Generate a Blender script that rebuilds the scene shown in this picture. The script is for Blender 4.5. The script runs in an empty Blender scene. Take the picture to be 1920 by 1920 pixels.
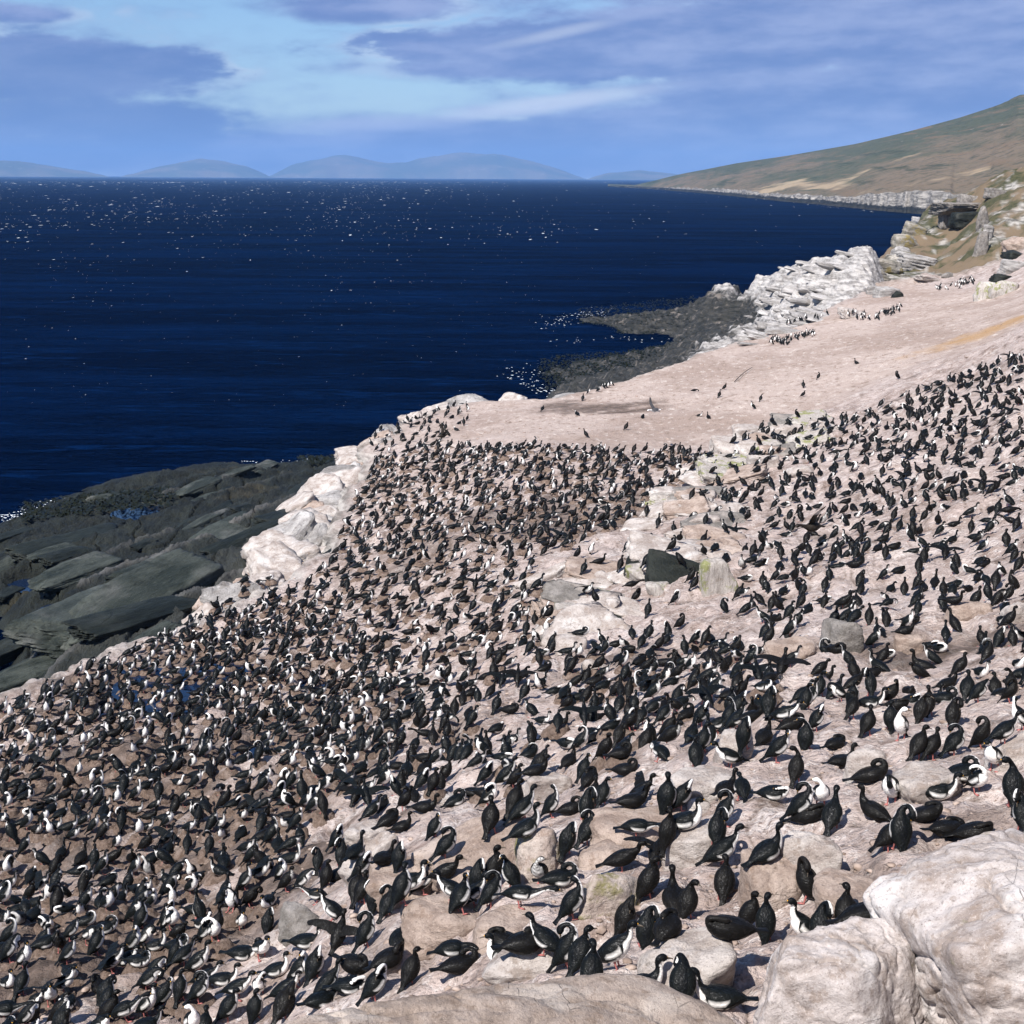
import bpy, bmesh, math, random
import numpy as np
from mathutils import Vector, Matrix

random.seed(7)
RNG = np.random.default_rng(7)
SC = bpy.context.scene
COL = SC.collection
R = math.radians

# ------------------------------------------------------------------ camera
H = 21.0                       # eye height above the sea
FPX = 2743.0                   # focal length in photo pixels (80 mm on 56 mm film)
PITCH = math.atan(627.4 / FPX)
ROLL = R(0.33)
fwd = np.array([0, math.cos(PITCH), -math.sin(PITCH)])
r0 = np.array([1.0, 0, 0]); u0 = np.array([0, math.sin(PITCH), math.cos(PITCH)])
rgt = math.cos(ROLL) * r0 + math.sin(ROLL) * u0
upv = -math.sin(ROLL) * r0 + math.cos(ROLL) * u0
cam = bpy.data.cameras.new('camera'); cam.sensor_width = 56; cam.lens = 80
cam.clip_start = 0.1; cam.clip_end = 120000
camo = bpy.data.objects.new('camera', cam); COL.objects.link(camo)
M = Matrix(((rgt[0], upv[0], -fwd[0], 0), (rgt[1], upv[1], -fwd[1], 0), (rgt[2], upv[2], -fwd[2], H), (0, 0, 0, 1)))
camo.matrix_world = M
SC.camera = camo

# ------------------------------------------------------------------ sun, sky, exposure
SUN_EL = R(50); SUN_H = np.array([0.62, 0.78]); SUN_H /= np.linalg.norm(SUN_H)     # way the light travels over the ground
EXPO = 0.75
sun = bpy.data.lights.new('sun', 'SUN'); sun.energy = 5.0; sun.angle = R(0.53); sun.color = (1.0, 0.95, 0.89)
suno = bpy.data.objects.new('sun', sun); COL.objects.link(suno)
ld = Vector((SUN_H[0] * math.cos(SUN_EL), SUN_H[1] * math.cos(SUN_EL), -math.sin(SUN_EL)))
suno.rotation_euler = ld.to_track_quat('-Z', 'Y').to_euler()
suno.location = (-40, -40, 80)

vs = SC.view_settings
vs.view_transform = 'Standard'; vs.look = 'None'; vs.gamma = 1.0; vs.exposure = EXPO
vs.use_curve_mapping = False
SC.render.engine = 'CYCLES'
SC.cycles.use_denoising = True
SC.cycles.max_bounces = 5; SC.cycles.diffuse_bounces = 2; SC.cycles.glossy_bounces = 2
SC.cycles.volume_bounces = 0; SC.cycles.transparent_max_bounces = 4
SC.cycles.caustics_reflective = False; SC.cycles.caustics_refractive = False

world = bpy.data.worlds.new('World'); SC.world = world; world.use_nodes = True
WT = world.node_tree; WT.nodes.clear()


class NB:
    """small helper to write node graphs"""
    def __init__(s, tree): s.t = tree
    def n(s, typ, **kw):
        nd = s.t.nodes.new(typ)
        for k, v in kw.items():
            setattr(nd, k, v)
        return nd
    def put(s, sock, v):
        if hasattr(v, 'is_output') or isinstance(v, bpy.types.NodeSocket): s.t.links.new(v, sock)
        else: sock.default_value = v
    def math(s, op, a, b=None, c=None, clamp=False):
        nd = s.n('ShaderNodeMath', operation=op, use_clamp=clamp)
        s.put(nd.inputs[0], a)
        if b is not None: s.put(nd.inputs[1], b)
        if c is not None: s.put(nd.inputs[2], c)
        return nd.outputs[0]
    def sstep(s, x, lo, hi, tlo=0.0, thi=1.0):
        nd = s.n('ShaderNodeMapRange', interpolation_type='SMOOTHSTEP')
        s.put(nd.inputs[0], x); s.put(nd.inputs[1], lo); s.put(nd.inputs[2], hi); s.put(nd.inputs[3], tlo); s.put(nd.inputs[4], thi)
        return nd.outputs[0]
    def mix(s, f, a, b, mode='MIX'):
        nd = s.n('ShaderNodeMix', data_type='RGBA', blend_type=mode)
        s.put(nd.inputs[0], f)
        for i, v in ((6, a), (7, b)):
            if isinstance(v, (tuple, list)) and len(v) == 3: v = (*v, 1)
            s.put(nd.inputs[i], v)
        return nd.outputs[2]
    def comb(s, x, y, z):
        nd = s.n('ShaderNodeCombineXYZ'); s.put(nd.inputs[0], x); s.put(nd.inputs[1], y); s.put(nd.inputs[2], z)
        return nd.outputs[0]
    def noise(s, vec, scale, detail=4, rough=0.5, dist=0.0, color=False, typ=None):
        nd = s.n('ShaderNodeTexNoise')
        if typ: nd.noise_type = typ
        s.put(nd.inputs['Vector'], vec); s.put(nd.inputs['Scale'], scale); nd.inputs['Detail'].default_value = detail
        nd.inputs['Roughness'].default_value = rough; nd.inputs['Distortion'].default_value = dist
        return nd.outputs['Color' if color else 'Fac']
    def mapping(s, vec, scale=(1, 1, 1), rot=(0, 0, 0), loc=(0, 0, 0)):
        nd = s.n('ShaderNodeMapping'); s.put(nd.inputs[0], vec)
        nd.inputs[1].default_value = loc; nd.inputs[2].default_value = rot; nd.inputs[3].default_value = scale
        return nd.outputs[0]


def build_world():
    b = NB(WT)
    STR = 0.07
    k = 1.0 / STR / (2 ** EXPO)          # picture value -> background colour
    tc = b.n('ShaderNodeTexCoord').outputs['Generated']
    sep = b.n('ShaderNodeSeparateXYZ'); b.put(sep.inputs[0], tc)
    x, y, z = sep.outputs
    az = b.math('MULTIPLY', b.math('ARCTAN2', x, y), 57.2958)
    el = b.math('MULTIPLY', b.math('ARCSINE', z), 57.2958)
    sky = b.n('ShaderNodeTexSky'); sky.sky_type = 'NISHITA'; sky.sun_disc = False
    sky.sun_elevation = SUN_EL
    sky.sun_rotation = math.atan2(-SUN_H[0], -SUN_H[1])
    sky.air_density = 1.0; sky.dust_density = 0.2; sky.ozone_density = 3.0; sky.altitude = 20
    clear = b.mix(1.0, sky.outputs[0], (0.78, 0.90, 1.06), 'MULTIPLY')
    # warped coordinates give the banks ragged, wind drawn edges
    vec = b.comb(b.math('MULTIPLY', az, 0.34), b.math('MULTIPLY', b.math('SUBTRACT', el, b.math('MULTIPLY', az, 0.03)), 1.0), 0.0)
    n1 = b.noise(vec, 0.9, 6, 0.55)
    n2 = b.noise(b.mapping(vec, loc=(7.3, 3.1, 0)), 2.6, 5, 0.6)
    soft = b.noise(b.mapping(vec, scale=(0.6, 1.0, 1), loc=(2, 9, 0)), 0.75, 4, 0.5)
    wob = b.math('ADD', b.math('MULTIPLY', b.math('SUBTRACT', n1, 0.5), 1.3), b.math('MULTIPLY', b.math('SUBTRACT', n2, 0.5), 0.55))
    def pe(px, py):     # photo pixel -> azimuth, elevation in degrees
        d = fwd * FPX + rgt * (px - 960) - upv * (py - 960); d = d / np.linalg.norm(d)
        return math.degrees(math.atan2(d[0], d[1])), math.degrees(math.asin(d[2]))
    banks = [  # centre px, half sizes px, softness
        (1750, 60, 620, 95, .35), (1250, 95, 560, 62, .28), (1800, -60, 760, 110, .4), (1600, 235, 640, 85, .5), (1700, 165, 560, 60, .5), (1420, 60, 420, 70, .35), (60, 128, 330, 62, .3),
        (120, 225, 320, 44, .35), (20, 24, 110, 18, .6), (690, 12, 170, 30, .5), (960, 292, 2400, 52, .5), (1000, 128, 330, 22, .6),
        (-900, 120, 900, 150, .5), (3000, 80, 900, 200, .5), (1130, 62, 130, 16, .7), (880, 245, 420, 26, .7)]
    dens = None
    def lens(px, py, sx, sy, so, slope=0.0, w=0.85):
        a0, e0 = pe(px, py)
        dx = b.math('DIVIDE', b.math('SUBTRACT', az, a0), sx / 47.0)
        dy = b.math('DIVIDE', b.math('SUBTRACT', b.math('SUBTRACT', el, e0), b.math('MULTIPLY', b.math('SUBTRACT', az, a0), slope)), sy / 50.0)
        q = b.math('SQRT', b.math('ADD', b.math('MULTIPLY', dx, dx), b.math('MULTIPLY', dy, dy)))
        q = b.math('ADD', q, b.math('MULTIPLY', wob, w))
        return b.sstep(q, 1.0 + so * 0.5, 1.0 - so * 0.5)
    for px, py, sx, sy, so in banks:
        a0, e0 = pe(px, py)
        dx = b.math('DIVIDE', b.math('SUBTRACT', az, a0), sx / 47.0)
        dy = b.math('DIVIDE', b.math('SUBTRACT', el, e0), sy / 50.0)
        q = b.math('SQRT', b.math('ADD', b.math('MULTIPLY', dx, dx), b.math('MULTIPLY', dy, dy)))
        q = b.math('ADD', q, b.math('MULTIPLY', wob, 0.85))
        m = b.sstep(q, 1.0 + so * 0.9, 1.0 - so * 0.7)
        dens = m if dens is None else b.math('MAXIMUM', dens, m)
    # the rest of the sky dome: broken cloud from the same kind of noise
    proj = b.comb(b.math('DIVIDE', x, b.math('ADD', z, 0.12)), b.math('DIVIDE', y, b.math('ADD', z, 0.12)), 0.0)
    high = b.sstep(b.noise(proj, 0.55, 6, 0.55), 0.5, 0.62)
    high = b.math('MULTIPLY', high, b.sstep(el, 6.5, 10.0))
    dens = b.math('MAXIMUM', dens, high)
    shade = b.math('ADD', b.math('MULTIPLY', soft, 1.3), b.math('MULTIPLY', n2, 0.35))
    shade = b.sstep(b.math('ADD', shade, b.math('MULTIPLY', b.math('SUBTRACT', n1, 0.5), 0.6)), 0.58, 1.12)
    dark = (0.155 * k, 0.235 * k, 0.52 * k); pale = (0.36 * k, 0.43 * k, 0.70 * k)
    ccol = b.mix(shade, dark, pale)
    ccol = b.mix(b.math('MULTIPLY', b.sstep(lens(60, 190, 420, 120, 1.2, 0.0, 0.5), 0, 1), 0.6), ccol, (0.085 * k, 0.17 * k, 0.43 * k))
    rim = b.math('MULTIPLY', b.sstep(dens, 0.02, 0.4), b.sstep(dens, 0.95, 0.45))
    rim = b.math('MULTIPLY', rim, b.sstep(b.noise(b.mapping(vec, loc=(4, 1, 0)), 0.55, 2), 0.44, 0.66))
    ccol = b.mix(b.math('MULTIPLY', rim, 0.75), ccol, (0.80 * k, 0.84 * k, 0.92 * k))
    colr = b.mix(b.math('MULTIPLY', dens, 0.93), clear, ccol)
    wisp = b.math('MAXIMUM', b.math('MAXIMUM', b.math('MULTIPLY', lens(1045, 62, 85, 8, 1.8, 0.2, 1.5), 0.55), lens(1020, 196, 170, 14, 1.4, 0.14, 1.0)), b.math('MULTIPLY', lens(700, 232, 150, 12, 1.6, 0.05, 1.0), 0.5))
    colr = b.mix(b.math('MULTIPLY', wisp, 0.72), colr, (0.80 * k, 0.86 * k, 0.95 * k))
    bg = b.n('ShaderNodeBackground'); b.put(bg.inputs[0], colr); bg.inputs[1].default_value = STR
    out = b.n('ShaderNodeOutputWorld'); WT.links.new(bg.outputs[0], out.inputs[0])


build_world()

# ------------------------------------------------------------------ helpers
def ray(px, py):
    d = fwd * FPX + rgt * (px - 960.0) - upv * (py - 960.0)
    return d / np.linalg.norm(d)

def at_drop(px, py, drop):
    d = ray(px, py); t = drop / -d[2]
    return np.array([d[0] * t, d[1] * t, H - drop])

def at_dist(px, py, dist):
    d = ray(px, py)
    return np.array([0, 0, H]) + d * dist

def to_px(p):
    v = np.asarray(p, float) - np.array([0, 0, H])
    zf = v @ fwd
    return 960 + FPX * (v @ rgt) / zf, 960 - FPX * (v @ upv) / zf

def _hash(ix, iy, iz, seed):
    h = (ix * 374761393 + iy * 668265263 + iz * 2147483647 + seed * 974634777) & 0xFFFFFFFF
    h = ((h ^ (h >> 13)) * 1274126177) & 0xFFFFFFFF
    h = (h ^ (h >> 16)) & 0xFFFFFFFF
    return h.astype(np.float64) / 4294967295.0

def vnoise(p, seed=0):
    p = np.asarray(p, float)
    i = np.floor(p).astype(np.int64); f = p - i
    f = f * f * f * (f * (f * 6 - 15) + 10)
    out = 0.0
    for dx in (0, 1):
        wx = f[:, 0] if dx else 1 - f[:, 0]
        for dy in (0, 1):
            wy = f[:, 1] if dy else 1 - f[:, 1]
            for dz in (0, 1):
                wz = f[:, 2] if dz else 1 - f[:, 2]
                out = out + wx * wy * wz * _hash(i[:, 0] + dx, i[:, 1] + dy, i[:, 2] + dz, seed)
    return out * 2 - 1

def vnoise2(x, y, seed=0):
    ix = np.floor(x).astype(np.int64); iy = np.floor(y).astype(np.int64)
    fx = x - ix; fy = y - iy
    fx = fx * fx * fx * (fx * (fx * 6 - 15) + 10); fy = fy * fy * fy * (fy * (fy * 6 - 15) + 10)
    z = np.zeros_like(ix)
    a = _hash(ix, iy, z, seed); b_ = _hash(ix + 1, iy, z, seed); c = _hash(ix, iy + 1, z, seed); d = _hash(ix + 1, iy + 1, z, seed)
    return ((a * (1 - fx) + b_ * fx) * (1 - fy) + (c * (1 - fx) + d * fx) * fy) * 2 - 1

def fbm2(x, y, oct=4, seed=0, gain=0.5, ridged=False):
    s = 0; a = 1.0; f = 1.0; tot = 0
    for o in range(oct):
        n = vnoise2(x * f + 17.3 * o, y * f - 9.1 * o, seed + o * 13)
        if ridged: n = 1 - 2 * np.abs(n)
        s = s + a * n; tot += a; a *= gain; f *= 2.03
    return s / tot

def fbm3(p, oct=4, seed=0, gain=0.5):
    s = 0; a = 1.0; f = 1.0; tot = 0
    for o in range(oct):
        s = s + a * vnoise(p * f + 11.7 * o, seed + o * 7); tot += a; a *= gain; f *= 2.03
    return s / tot

def smooth(x, lo, hi):
    t = np.clip((x - lo) / (hi - lo), 0, 1)
    return t * t * (3 - 2 * t)

class TPS:
    """thin plate surface in (azimuth, log range): heights of the ground between surveyed points"""
    def __init__(s, pts, lam=2e-4):
        p = np.array([at_drop(*q) for q in pts])
        s.c = s.co(p[:, 0], p[:, 1]); z = p[:, 2]; n = len(z)
        K = s.k(s.c[:, None, :] - s.c[None, :, :]) + lam * np.eye(n)
        P = np.hstack([np.ones((n, 1)), s.c])
        A = np.zeros((n + 3, n + 3)); A[:n, :n] = K; A[:n, n:] = P; A[n:, :n] = P.T
        w = np.linalg.solve(A, np.concatenate([z, np.zeros(3)])); s.w = w[:n]; s.a = w[n:]
    @staticmethod
    def co(x, y):
        return np.stack([np.arctan2(x, y) * 3.0, np.log(np.hypot(x, y) + 0.5)], -1)
    @staticmethod
    def k(d):
        r2 = (d ** 2).sum(-1) + 1e-12
        return r2 * np.log(r2) * 0.5
    def __call__(s, x, y):
        c = s.co(np.asarray(x, float), np.asarray(y, float)); sh = c.shape[:-1]; c = c.reshape(-1, 2)
        out = np.empty(len(c))
        for i in range(0, len(c), 60000):
            cc = c[i:i + 60000]
            out[i:i + 60000] = s.k(cc[:, None, :] - s.c[None]) @ s.w + s.a[0] + cc @ s.a[1:]
        return out.reshape(sh)

def poly_sd(x, y, poly):
    """signed distance to a polygon in plan, positive inside"""
    poly = np.asarray(poly); n = len(poly); sh = x.shape; x = x.ravel(); y = y.ravel()
    d2 = np.full(x.shape, 1e18); inside = np.zeros(x.shape, bool)
    for i in range(n):
        ax, ay = poly[i]; bx, by = poly[(i + 1) % n]
        ex, ey = bx - ax, by - ay
        t = np.clip(((x - ax) * ex + (y - ay) * ey) / (ex * ex + ey * ey + 1e-12), 0, 1)
        d2 = np.minimum(d2, (x - ax - t * ex) ** 2 + (y - ay - t * ey) ** 2)
        cr = ((ay > y) != (by > y)) & (x < (bx - ax) * (y - ay) / (by - ay + 1e-18) + ax)
        inside ^= cr
    d = np.sqrt(d2)
    return np.where(inside, d, -d).reshape(sh)

def in_poly(px, py, poly):
    ins = False; n = len(poly)
    for i in range(n):
        ax, ay = poly[i]; bx, by = poly[(i + 1) % n]
        if (ay > py) != (by > py) and px < (bx - ax) * (py - ay) / (by - ay) + ax: ins = not ins
    return ins

def mesh_np(name, V, F, smooth_=True):
    V = np.asarray(V, np.float32); F = np.asarray(F, np.int32)
    me = bpy.data.meshes.new(name)
    n = F.shape[1]
    me.vertices.add(len(V)); me.vertices.foreach_set('co', V.ravel())
    me.loops.add(F.size); me.loops.foreach_set('vertex_index', F.ravel())
    me.polygons.add(len(F)); me.polygons.foreach_set('loop_start', np.arange(0, F.size, n, dtype=np.int32))
    me.polygons.foreach_set('loop_total', np.full(len(F), n, np.int32))
    if smooth_: me.polygons.foreach_set('use_smooth', np.ones(len(F), bool))
    me.update(calc_edges=True); me.validate()
    return me

def grid_faces(nu, nv, wrap=False):
    i = np.arange(nu - 1)[:, None]; j = np.arange(nv if wrap else nv - 1)[None, :]
    a = i * nv + j; b_ = i * nv + (j + 1) % nv; c = (i + 1) * nv + (j + 1) % nv; d = (i + 1) * nv + j
    return np.stack([a, b_, c, d], -1).reshape(-1, 4)

def attr(me, name, vals):
    a = me.attributes.new(name, 'FLOAT', 'POINT'); a.data.foreach_set('value', np.asarray(vals, np.float32).ravel())

def cattr(me, name, cols):
    a = me.attributes.new(name, 'FLOAT_COLOR', 'POINT')
    c = np.ones((len(cols), 4), np.float32); c[:, :3] = cols
    a.data.foreach_set('color', c.ravel())

def link(name, me, mat=None, parent=None):
    if mat is not None and not me.materials: me.materials.append(mat)
    o = bpy.data.objects.new(name, me); COL.objects.link(o)
    if parent is not None: o.parent = parent
    return o

def tag(o, label=None, cat=None, group=None, kind=None):
    if label: o['label'] = label
    if cat: o['category'] = cat
    if group: o['group'] = group
    if kind: o['kind'] = kind
    return o

def material(name):
    m = bpy.data.materials.new(name); m.use_nodes = True
    t = m.node_tree; bs = t.nodes['Principled BSDF']
    return m, NB(t), bs

def getattr_node(b, name):
    return b.n('ShaderNodeAttribute', attribute_name=name).outputs['Fac']

def bump(b, bs, h, strength, dist):
    nd = b.n('ShaderNodeBump'); b.put(nd.inputs['Height'], h); nd.inputs['Strength'].default_value = strength
    nd.inputs['Distance'].default_value = dist; b.t.links.new(nd.outputs[0], bs.inputs['Normal']); return nd

def pos(b):
    return b.n('ShaderNodeNewGeometry').outputs['Position']

# ------------------------------------------------------------------ materials
def mat_ground():
    m, b, bs = material('guano_ground')
    p = pos(b)
    big = b.noise(p, 0.25, 4, 0.55)
    mid = b.noise(p, 1.6, 5, 0.6)
    fine = b.noise(p, 11.0, 5, 0.65)
    spk = b.noise(p, 34.0, 3, 0.6)
    base = b.mix(b.sstep(mid, 0.33, 0.66), (0.235, 0.176, 0.150), (0.47, 0.385, 0.352))
    base = b.mix(b.sstep(big, 0.35, 0.7, 0, 0.55), base, (0.52, 0.44, 0.41))
    base = b.mix(b.sstep(fine, 0.54, 0.68, 0, 0.75), base, (0.14, 0.103, 0.086))
    base = b.mix(b.sstep(fine, 0.44, 0.28, 0, 0.6), base, (0.56, 0.495, 0.465))
    # white droppings
    wsp = b.math('MULTIPLY', b.sstep(b.noise(p, 4.5, 5, 0.7), 0.54, 0.63), b.sstep(spk, 0.38, 0.58))
    base = b.mix(b.math('MULTIPLY', wsp, 0.85), base, (0.64, 0.59, 0.56))
    gp = b.math('MULTIPLY', b.sstep(b.noise(p, 0.7, 6, 0.65), 0.53, 0.64), b.sstep(fine, 0.62, 0.45))
    base = b.mix(b.math('MULTIPLY', gp, 0.75), base, (0.62, 0.56, 0.53))
    # pale smooth sand flat
    sand = getattr_node(b, 'sand')
    sc = b.mix(mid, (0.40, 0.318, 0.275), (0.49, 0.402, 0.358))
    sc = b.mix(b.sstep(b.noise(b.mapping(p, scale=(1.0, .45, 1), rot=(0, 0, .45)), 0.16, 5, 0.6), 0.42, 0.6), sc, (0.34, 0.262, 0.222))
    sspk = b.noise(b.mapping(p, scale=(2.2, .9, 1), rot=(0, 0, .45)), 1.1, 4, 0.7)
    sc = b.mix(b.sstep(sspk, 0.54, 0.66, 0, 0.8), sc, (0.22, 0.165, 0.13))
    sc = b.mix(b.sstep(sspk, 0.44, 0.33, 0, 0.8), sc, (0.60, 0.53, 0.48))
    base = b.mix(sand, base, sc)
    mud = getattr_node(b, 'mud')
    # darker brown in the creases between lumps
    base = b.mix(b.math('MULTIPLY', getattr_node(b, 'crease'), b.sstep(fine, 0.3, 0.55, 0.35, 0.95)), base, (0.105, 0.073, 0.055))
    mc = b.mix(b.sstep(mid, 0.35, 0.7), (0.048, 0.035, 0.028), (0.17, 0.122, 0.097))
    base = b.mix(mud, base, mc)
    och = getattr_node(b, 'ochre')
    base = b.mix(och, base, (0.40, 0.24, 0.10))
    gr = getattr_node(b, 'grass')
    gc = b.mix(b.sstep(mid, 0.35, 0.65), (0.045, 0.050, 0.024), (0.085, 0.080, 0.042))
    gc = b.mix(b.sstep(b.noise(p, 0.16, 5, 0.6), 0.42, 0.56), gc, (0.175, 0.13, 0.085))
    base = b.mix(gr, base, gc)
    rk = getattr_node(b, 'rock')
    st = b.noise(b.mapping(p, scale=(0.5, 0.5, 3.0), rot=(0.25, -0.3, 0)), 0.9, 6, 0.65)
    rc = b.mix(b.sstep(st, 0.36, 0.62), (0.10, 0.096, 0.088), (0.46, 0.435, 0.405))
    base = b.mix(rk, base, rc)
    b.put(bs.inputs['Base Color'], base)
    bs.inputs['Roughness'].default_value = 0.92
    bs.inputs['Specular IOR Level'].default_value = 0.2
    h = b.math('ADD', b.math('MULTIPLY', fine, 0.5), b.math('MULTIPLY', b.noise(p, 3.0, 6, 0.65), 1.0))
    bump(b, bs, h, 1.0, 0.2)
    return m

def mat_rock(name, c_lo, c_hi, c_spot, streak=(1, 1, 1), rot=(0.4, 0.5, 0.3), scale=1.0, lichen=None, lich_amt=0.5, crack=0.5, wet=0.9, bumpd=0.05):
    m, b, bs = material(name)
    tc = b.n('ShaderNodeTexCoord').outputs['Object']
    oi = b.n('ShaderNodeObjectInfo').outputs['Random']
    off = b.n('ShaderNodeVectorMath', operation='SCALE'); off.inputs[0].default_value = (13.1, 7.7, 5.3); b.put(off.inputs[3], oi)
    ad = b.n('ShaderNodeVectorMath', operation='ADD'); b.put(ad.inputs[0], tc); b.put(ad.inputs[1], off.outputs[0])
    p = ad.outputs[0]
    ps = b.mapping(p, scale=streak, rot=rot)
    n1 = b.noise(ps, 2.2 * scale, 6, 0.62, 0.3)
    n2 = b.noise(p, 1.0 * scale, 4, 0.55)
    n3 = b.noise(ps, 13 * scale, 6, 0.75)
    c = b.mix(b.sstep(n1, 0.34, 0.66), c_lo, c_hi)
    c = b.mix(b.sstep(n2, 0.5, 0.68, 0, 0.75), c, c_spot)
    c = b.mix(b.sstep(n3, 0.54, 0.68, 0, 0.7), c, tuple(v * 0.5 for v in c_lo))
    c = b.mix(b.sstep(n3, 0.44, 0.30, 0, 0.55), c, tuple(min(0.66, v * 1.35) for v in c_hi))
    n4 = b.noise(p, 5 * scale, 4, 0.6)
    c = b.mix(b.sstep(n4, 0.56, 0.66, 0, 0.55), c, tuple(v * w for v, w in zip(c_lo, (0.85, 0.78, 0.7))))
    vor = b.n('ShaderNodeTexVoronoi', feature='DISTANCE_TO_EDGE'); b.put(vor.inputs['Vector'], b.mapping(ps, scale=(.6, .6, 1.6))); vor.inputs['Scale'].default_value = 1.5 * scale
    ck = b.math('MULTIPLY', b.sstep(b.math('ADD', vor.outputs['Distance'], b.math('MULTIPLY', n3, 0.03)), 0.022, 0.004), b.sstep(n2, 0.5, 0.6))
    c = b.mix(b.math('MULTIPLY', ck, crack * 0.6), c, tuple(v * 0.4 for v in c_lo))
    n5 = b.noise(p, 46 * scale, 3, 0.65)
    c = b.mix(b.sstep(n5, 0.56, 0.68, 0, 0.5), c, tuple(v * 0.45 for v in c_lo)); c = b.mix(b.sstep(n5, 0.42, 0.32, 0, 0.4), c, tuple(min(0.66, v * 1.4) for v in c_hi))
    if lichen:
        ln = b.math('MULTIPLY', b.sstep(b.noise(p, 1.7 * scale, 5, 0.65), 0.62 - lich_amt * 0.3, 0.70 - lich_amt * 0.25), b.sstep(n3, 0.3, 0.5))
        c = b.mix(ln, c, lichen)
    b.put(bs.inputs['Base Color'], c)
    bs.inputs['Roughness'].default_value = wet; bs.inputs['Specular IOR Level'].default_value = 0.25
    h = b.math('ADD', b.math('ADD', b.math('MULTIPLY', n1, 1.2), b.math('MULTIPLY', n3, 0.55)), b.math('MULTIPLY', ck, -0.8))
    bump(b, bs, h, 1.0, bumpd * 1.5)
    return m

M_GROUND = mat_ground()
M_WHITE = mat_rock('whitened_rock', (0.27, 0.225, 0.20), (0.46, 0.418, 0.39), (0.57, 0.542, 0.52), streak=(1, 1, 2.2))
M_BEIGE = mat_rock('beige_rock', (0.22, 0.165, 0.135), (0.38, 0.305, 0.26), (0.46, 0.385, 0.34), streak=(1, 1, 1.6))
M_FRONT = mat_rock('boulder_rock', (0.255, 0.21, 0.185), (0.44, 0.40, 0.385), (0.54, 0.52, 0.515), streak=(1, 1, 1.35), rot=(0.5, 0.9, 0.2), scale=1.5, lichen=(0.21, 0.2, 0.12), lich_amt=0.02, crack=0.5, bumpd=0.016)
M_LEDGE = mat_rock('ledge_rock', (0.20, 0.155, 0.125), (0.33, 0.27, 0.23), (0.42, 0.37, 0.33), streak=(1.4, 0.9, 1), rot=(0, 0, 0.35), scale=1.5, crack=0.4, bumpd=0.02)
M_LICHEN = mat_rock('lichen_rock', (0.28, 0.22, 0.19), (0.44, 0.38, 0.34), (0.5, 0.46, 0.42), lichen=(0.20, 0.18, 0.085), lich_amt=0.5)
M_GREYLICH = mat_rock('streaked_rock', (0.30, 0.27, 0.245), (0.47, 0.43, 0.40), (0.6, 0.58, 0.54), streak=(3.5, 3.5, 0.5), rot=(0, 0, 0), lichen=(0.22, 0.23, 0.09), lich_amt=0.35)
M_GREY = mat_rock('grey_rock', (0.12, 0.11, 0.10), (0.25, 0.23, 0.215), (0.32, 0.28, 0.25))
M_DARK = mat_rock('dark_painted_shade_rock', (0.005, 0.007, 0.005), (0.018, 0.021, 0.017), (0.035, 0.036, 0.03), streak=(1, 1, 2.5), wet=0.62, scale=0.7)  # base colour near black, painting shade into hollows, gaps and the cave
M_STRATA = mat_rock('strata_rock', (0.22, 0.205, 0.195), (0.50, 0.475, 0.46), (0.60, 0.58, 0.56), streak=(0.5, 0.5, 3.5), rot=(0.1, -0.35, 0), scale=0.35, crack=0.9, bumpd=0.25)
M_YELLOW = mat_rock('yellow_lichen_rock', (0.16, 0.15, 0.12), (0.36, 0.33, 0.29), (0.5, 0.47, 0.43), streak=(0.5, 0.5, 3), rot=(0.1, -0.35, 0), scale=0.35, lichen=(0.26, 0.205, 0.08), lich_amt=0.22, bumpd=0.2)
M_NEST = mat_rock('nest_mud', (0.12, 0.083, 0.063), (0.23, 0.168, 0.134), (0.32, 0.25, 0.21), scale=5.0, crack=0.0, bumpd=0.05)

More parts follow.
